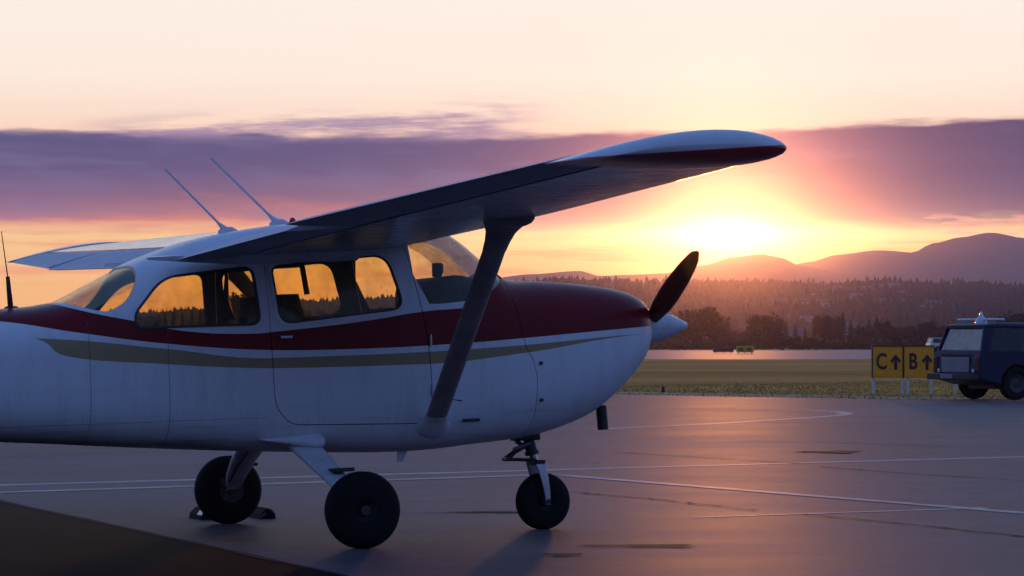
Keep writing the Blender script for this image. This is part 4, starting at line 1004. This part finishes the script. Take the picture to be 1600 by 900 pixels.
def suv(name, contact, hd, paint, label, detail=True, sc=1.):
    # local frame: x forward from the rear axle, y to the left, z up; the right rear tyre touches the contact point
    r = empty(name, (0, 0, 0), hd); c_, s_ = math.cos(hd), math.sin(hd); yl = -.70
    r.location = (contact[0]+s_*yl*sc, contact[1]-c_*yl*sc, contact[2]); r.scale = (sc, sc, sc)
    Wd = .83
    low = [(-.88, .42), (-.90, .62), (-.87, .95), (-.84, .985), (1.10, .985), (2.25, .93), (2.42, .82), (2.46, .50), (2.42, .36), (2.32, .30)]
    def arch(cx, rr, n=10): return [(cx+rr*math.cos(math.pi*i/n), .30+rr*math.sin(math.pi*i/n)) for i in range(n+1)]
    poly = low+arch(1.88, .40)+arch(0., .40)+[(-.55, .34)]
    hw = lambda z: Wd*(1-.06*max(0, (z-.75)/.25)**2)
    rings = []
    for yy, ins in ((-1., .02), (-.975, .0), (-.3, 0), (.3, 0), (.975, 0), (1., .02)):
        rings.append([(x, yy*hw(z), z) for x, z in offset(poly, -ins*1.2)])
    bd = MB().loft(rings).build('body', paint, r, angle=40)
    # greenhouse: pillars, roof, glass
    zt = 1.46; hb, ht = .775, .675
    def P(x0, x1, y0, y1, w_, name='pillar'):
        MB().loft([[(x0-w_, y0, .97), (x0+w_, y0, .97), (x0+w_, y0-.05*(1 if y0 > 0 else -1), .97), (x0-w_, y0-.05*(1 if y0 > 0 else -1), .97)], [(x1-w_, y1, zt), (x1+w_, y1, zt), (x1+w_, y1-.05*(1 if y1 > 0 else -1), zt), (x1-w_, y1-.05*(1 if y1 > 0 else -1), zt)]]).build(name, paint, r, smooth=False, bevel=.01)
    xp = [(-.72, -.58, .11), (1.02, .36, .04)]
    for sg in (-1, 1):
        for a, b, w_ in xp: P(a, b, sg*hb, sg*ht, w_)
        for (a, b, wa), (a2, b2, wb) in ((xp[0], xp[1]), ):
            MB().loft([[(a+wa, sg*(hb-.02), .98), (a2-wb, sg*(hb-.02), .98), (b2-wb, sg*(ht-.02), zt-.02), (b+wa, sg*(ht-.02), zt-.02)], [(a+wa, sg*(hb-.026), .98), (a2-wb, sg*(hb-.026), .98), (b2-wb, sg*(ht-.026), zt-.02), (b+wa, sg*(ht-.026), zt-.02)]]).build('side_window', M_CARGLASS, r, smooth=False)
    MB().loft([[(x, y, z) for x, y in ((-.68, -ht-.005), (.40, -ht-.005), (.44, -.4), (.44, .4), (.40, ht+.005), (-.68, ht+.005), (-.70, .4), (-.70, -.4))] for z in (zt-.03, zt+.02)]+[[(x*.96+.02, y*.93, zt+.045) for x, y in ((-.68, -ht), (.40, -ht), (.44, -.4), (.44, .4), (.40, ht), (-.68, ht), (-.70, .4), (-.70, -.4))]]).build('roof', paint, r, angle=50)
    MB().loft([[(-.80, -hb+.06, .99), (-.80, hb-.06, .99), (-.655, ht-.06, zt-.03), (-.655, -ht+.06, zt-.03)], [(-.794, -hb+.06, .99), (-.794, hb-.06, .99), (-.649, ht-.06, zt-.03), (-.649, -ht+.06, zt-.03)]]).build('rear_window', M_CARCLEAR, r, smooth=False)
    MB().loft([[(1.04, -hb+.06, .99), (1.04, hb-.06, .99), (.40, ht-.06, zt-.03), (.40, -ht+.06, zt-.03)], [(1.034, -hb+.06, .99), (1.034, hb-.06, .99), (.394, ht-.06, zt-.03), (.394, -ht+.06, zt-.03)]]).build('windshield', M_CARCLEAR, r, smooth=False)
    if detail:
        for k, (y0, y1) in enumerate(((-.60, -.44), (-.42, -.20), (-.17, .02), (.06, .26), (.30, .44), (.47, .62))):
            MB().loft([[(-.77, y0, 1.0), (-.77, y1, 1.0), (-.64, y1*.87, zt-.04), (-.64, y0*.87, zt-.04)], [(-.765, y0, 1.0), (-.765, y1, 1.0), (-.635, y1*.87, zt-.04), (-.635, y0*.87, zt-.04)]]).build('added_bright_strip', M_BRIGHT_STRIP, r, smooth=False)  # pale translucent strips added so the rear window looks bright
        MB().box((-.905, .02, .70), (.02, .96, .30)).build('tailgate_panel', M_PLATE, r, bevel=.008)
        MB().box((-.90, .02, .90), (.012, 1.0, .035)).build('tailgate_handle', M_DARK, r)
        for sg in (-1, 1):
            MB().box((-.893, sg*.725, .72), (.035, .13, .28)).build('tail_lamp', M_TAIL, r, bevel=.01)
            MB().box((-.912, sg*.60, .585), (.02, .07, .07)).build('reversing_lamp', M_CLEARL, r, bevel=.01)
            MB().box((.95, sg*(Wd+.004), .60), (1.04, .012, .055)).build('side_moulding', M_TRIM, r, bevel=.004)
            MB().box((.94, sg*(Wd-.003), .40), (.98, .012, .14)).build('lower_cladding', M_TRIM, r, bevel=.004)
            for x0, dz in ((.30, .09), (1.05, 0)): MB().box((x0, sg*(Wd+.001), .68+dz), (.012, .006, .56-2*dz)).build('door_seam', M_BLACK, r)
            MB().box((.42, sg*(Wd+.004), .86), (.14, .025, .035)).build('door_handle', M_DARK, r, bevel=.006)
            MB().box((.93, sg*(Wd+.07), 1.05), (.10, .17, .12)).build('door_mirror', M_WHITE if sg < 0 else paint, r, bevel=.02)
            MB().box((2.43, sg*.62, .72), (.05, .30, .14)).build('headlight', M_CLEARL, r, bevel=.01)
            MB().tube([(-.55, sg*.60, zt+.06), (.28, sg*.60, zt+.06)], .014, 8).build('roof_rail', M_TRIM, r)
        MB().tube([(-.32, -.80, zt+.135), (-.32, .80, zt+.135)], .024, 8).build('light_bar', M_WHITE, r)
        for sg in (-1, 1): MB().box((-.32, sg*.5, zt+.08), (.04, .04, .12)).build('bar_foot', M_TRIM, r)
        MB().lathe([(0, .25), (.02, .235), (.045, .16), (.10, .09), (.12, .03), (.12, -.02), (0, -.02)], (0, 0, 1), (-.32, -.02, zt+.05), 18).build('beacon', M_WHITE, r)
        MB().box((-.98, 0, .47), (.16, 1.62, .13)).build('rear_bumper', M_DARK, r, bevel=.02)
        MB().box((-1.064, .1, .47), (.008, .42, .085)).build('number_plate', M_PLATE, r, bevel=.003)
        MB().box((2.49, 0, .47), (.14, 1.62, .16)).build('front_bumper', M_DARK, r, bevel=.02)
        MB().box((.9, 0, .30), (2.4, .9, .16)).build('underbody', M_DARK, r)
        for x in (.45, ):
            for y in (-.36, .36): MB().box((x, y, .75), (.5, .48, .2)).box((x-.25, y, 1.05), (.14, .46, .55)).box((x-.27, y, 1.36), (.09, .26, .14)).build('seat', M_SEAT, r, bevel=.03)
    for x in (0., 1.88):
        for sg in (-1, 1):
            cx = (x, sg*.70, .335)
            wh = MB().lathe([(.19, .06), (.185, .10), (.15, .085), (.10, .05), (.04, .07), (0, .07)], (0, sg, 0), cx, 24).build('wheel', M_RIM, r)
            MB().lathe([(.19, -.09), (.27, -.105), (.325, -.08), (.337, 0), (.325, .08), (.27, .105), (.19, .09)], (0, sg, 0), cx, 40).build('tyre', M_RUB, wh)
    tag(r, label, 'vehicle'); return r
ct = gp(1585, 626); ct.z = GZ*.6
suv('parked_vehicle', ct, rad(26), M_BLUE, 'dark blue utility vehicle with roof beacon parked beside the taxiway signs')
v2 = gp(1466, 551); M_VAN = mat('white_car_paint', (.62, .62, .64), .3, coat=.4, fn=worn(.15, 2.))
suv('parked_car', v2, rad(8), M_VAN, 'distant white car parked on the far pavement behind the signs', False, .95)

# ------------------------------------------------------------------ the hazy evening air
def haze():
    m = bpy.data.materials.new('evening_haze'); m.use_nodes = True; t = NT(m.node_tree); t.n.clear()
    def vol(d, g, c):
        v = t.new('ShaderNodeVolumePrincipled'); v.inputs['Color'].default_value = (*c, 1); v.inputs['Density'].default_value = d; v.inputs['Anisotropy'].default_value = g; return v.outputs[0]
    ad = t.new('ShaderNodeAddShader'); t.l.new(vol(HAZE_D*.93, .35, (.78, .70, .92)), ad.inputs[0]); t.l.new(vol(HAZE_D*.068, .974, (.95, .9, .85)), ad.inputs[1])   # fine haze and coarser dust
    o = t.new('ShaderNodeOutputMaterial'); t.l.new(ad.outputs[0], o.inputs['Volume'])
    b = MB().box((0, 3450, 129), (14400+13700, 7500, 262)).build('haze', m, smooth=False); tag(b, 'thin warm haze lying over the field and hills', 'haze', kind='stuff')
haze()
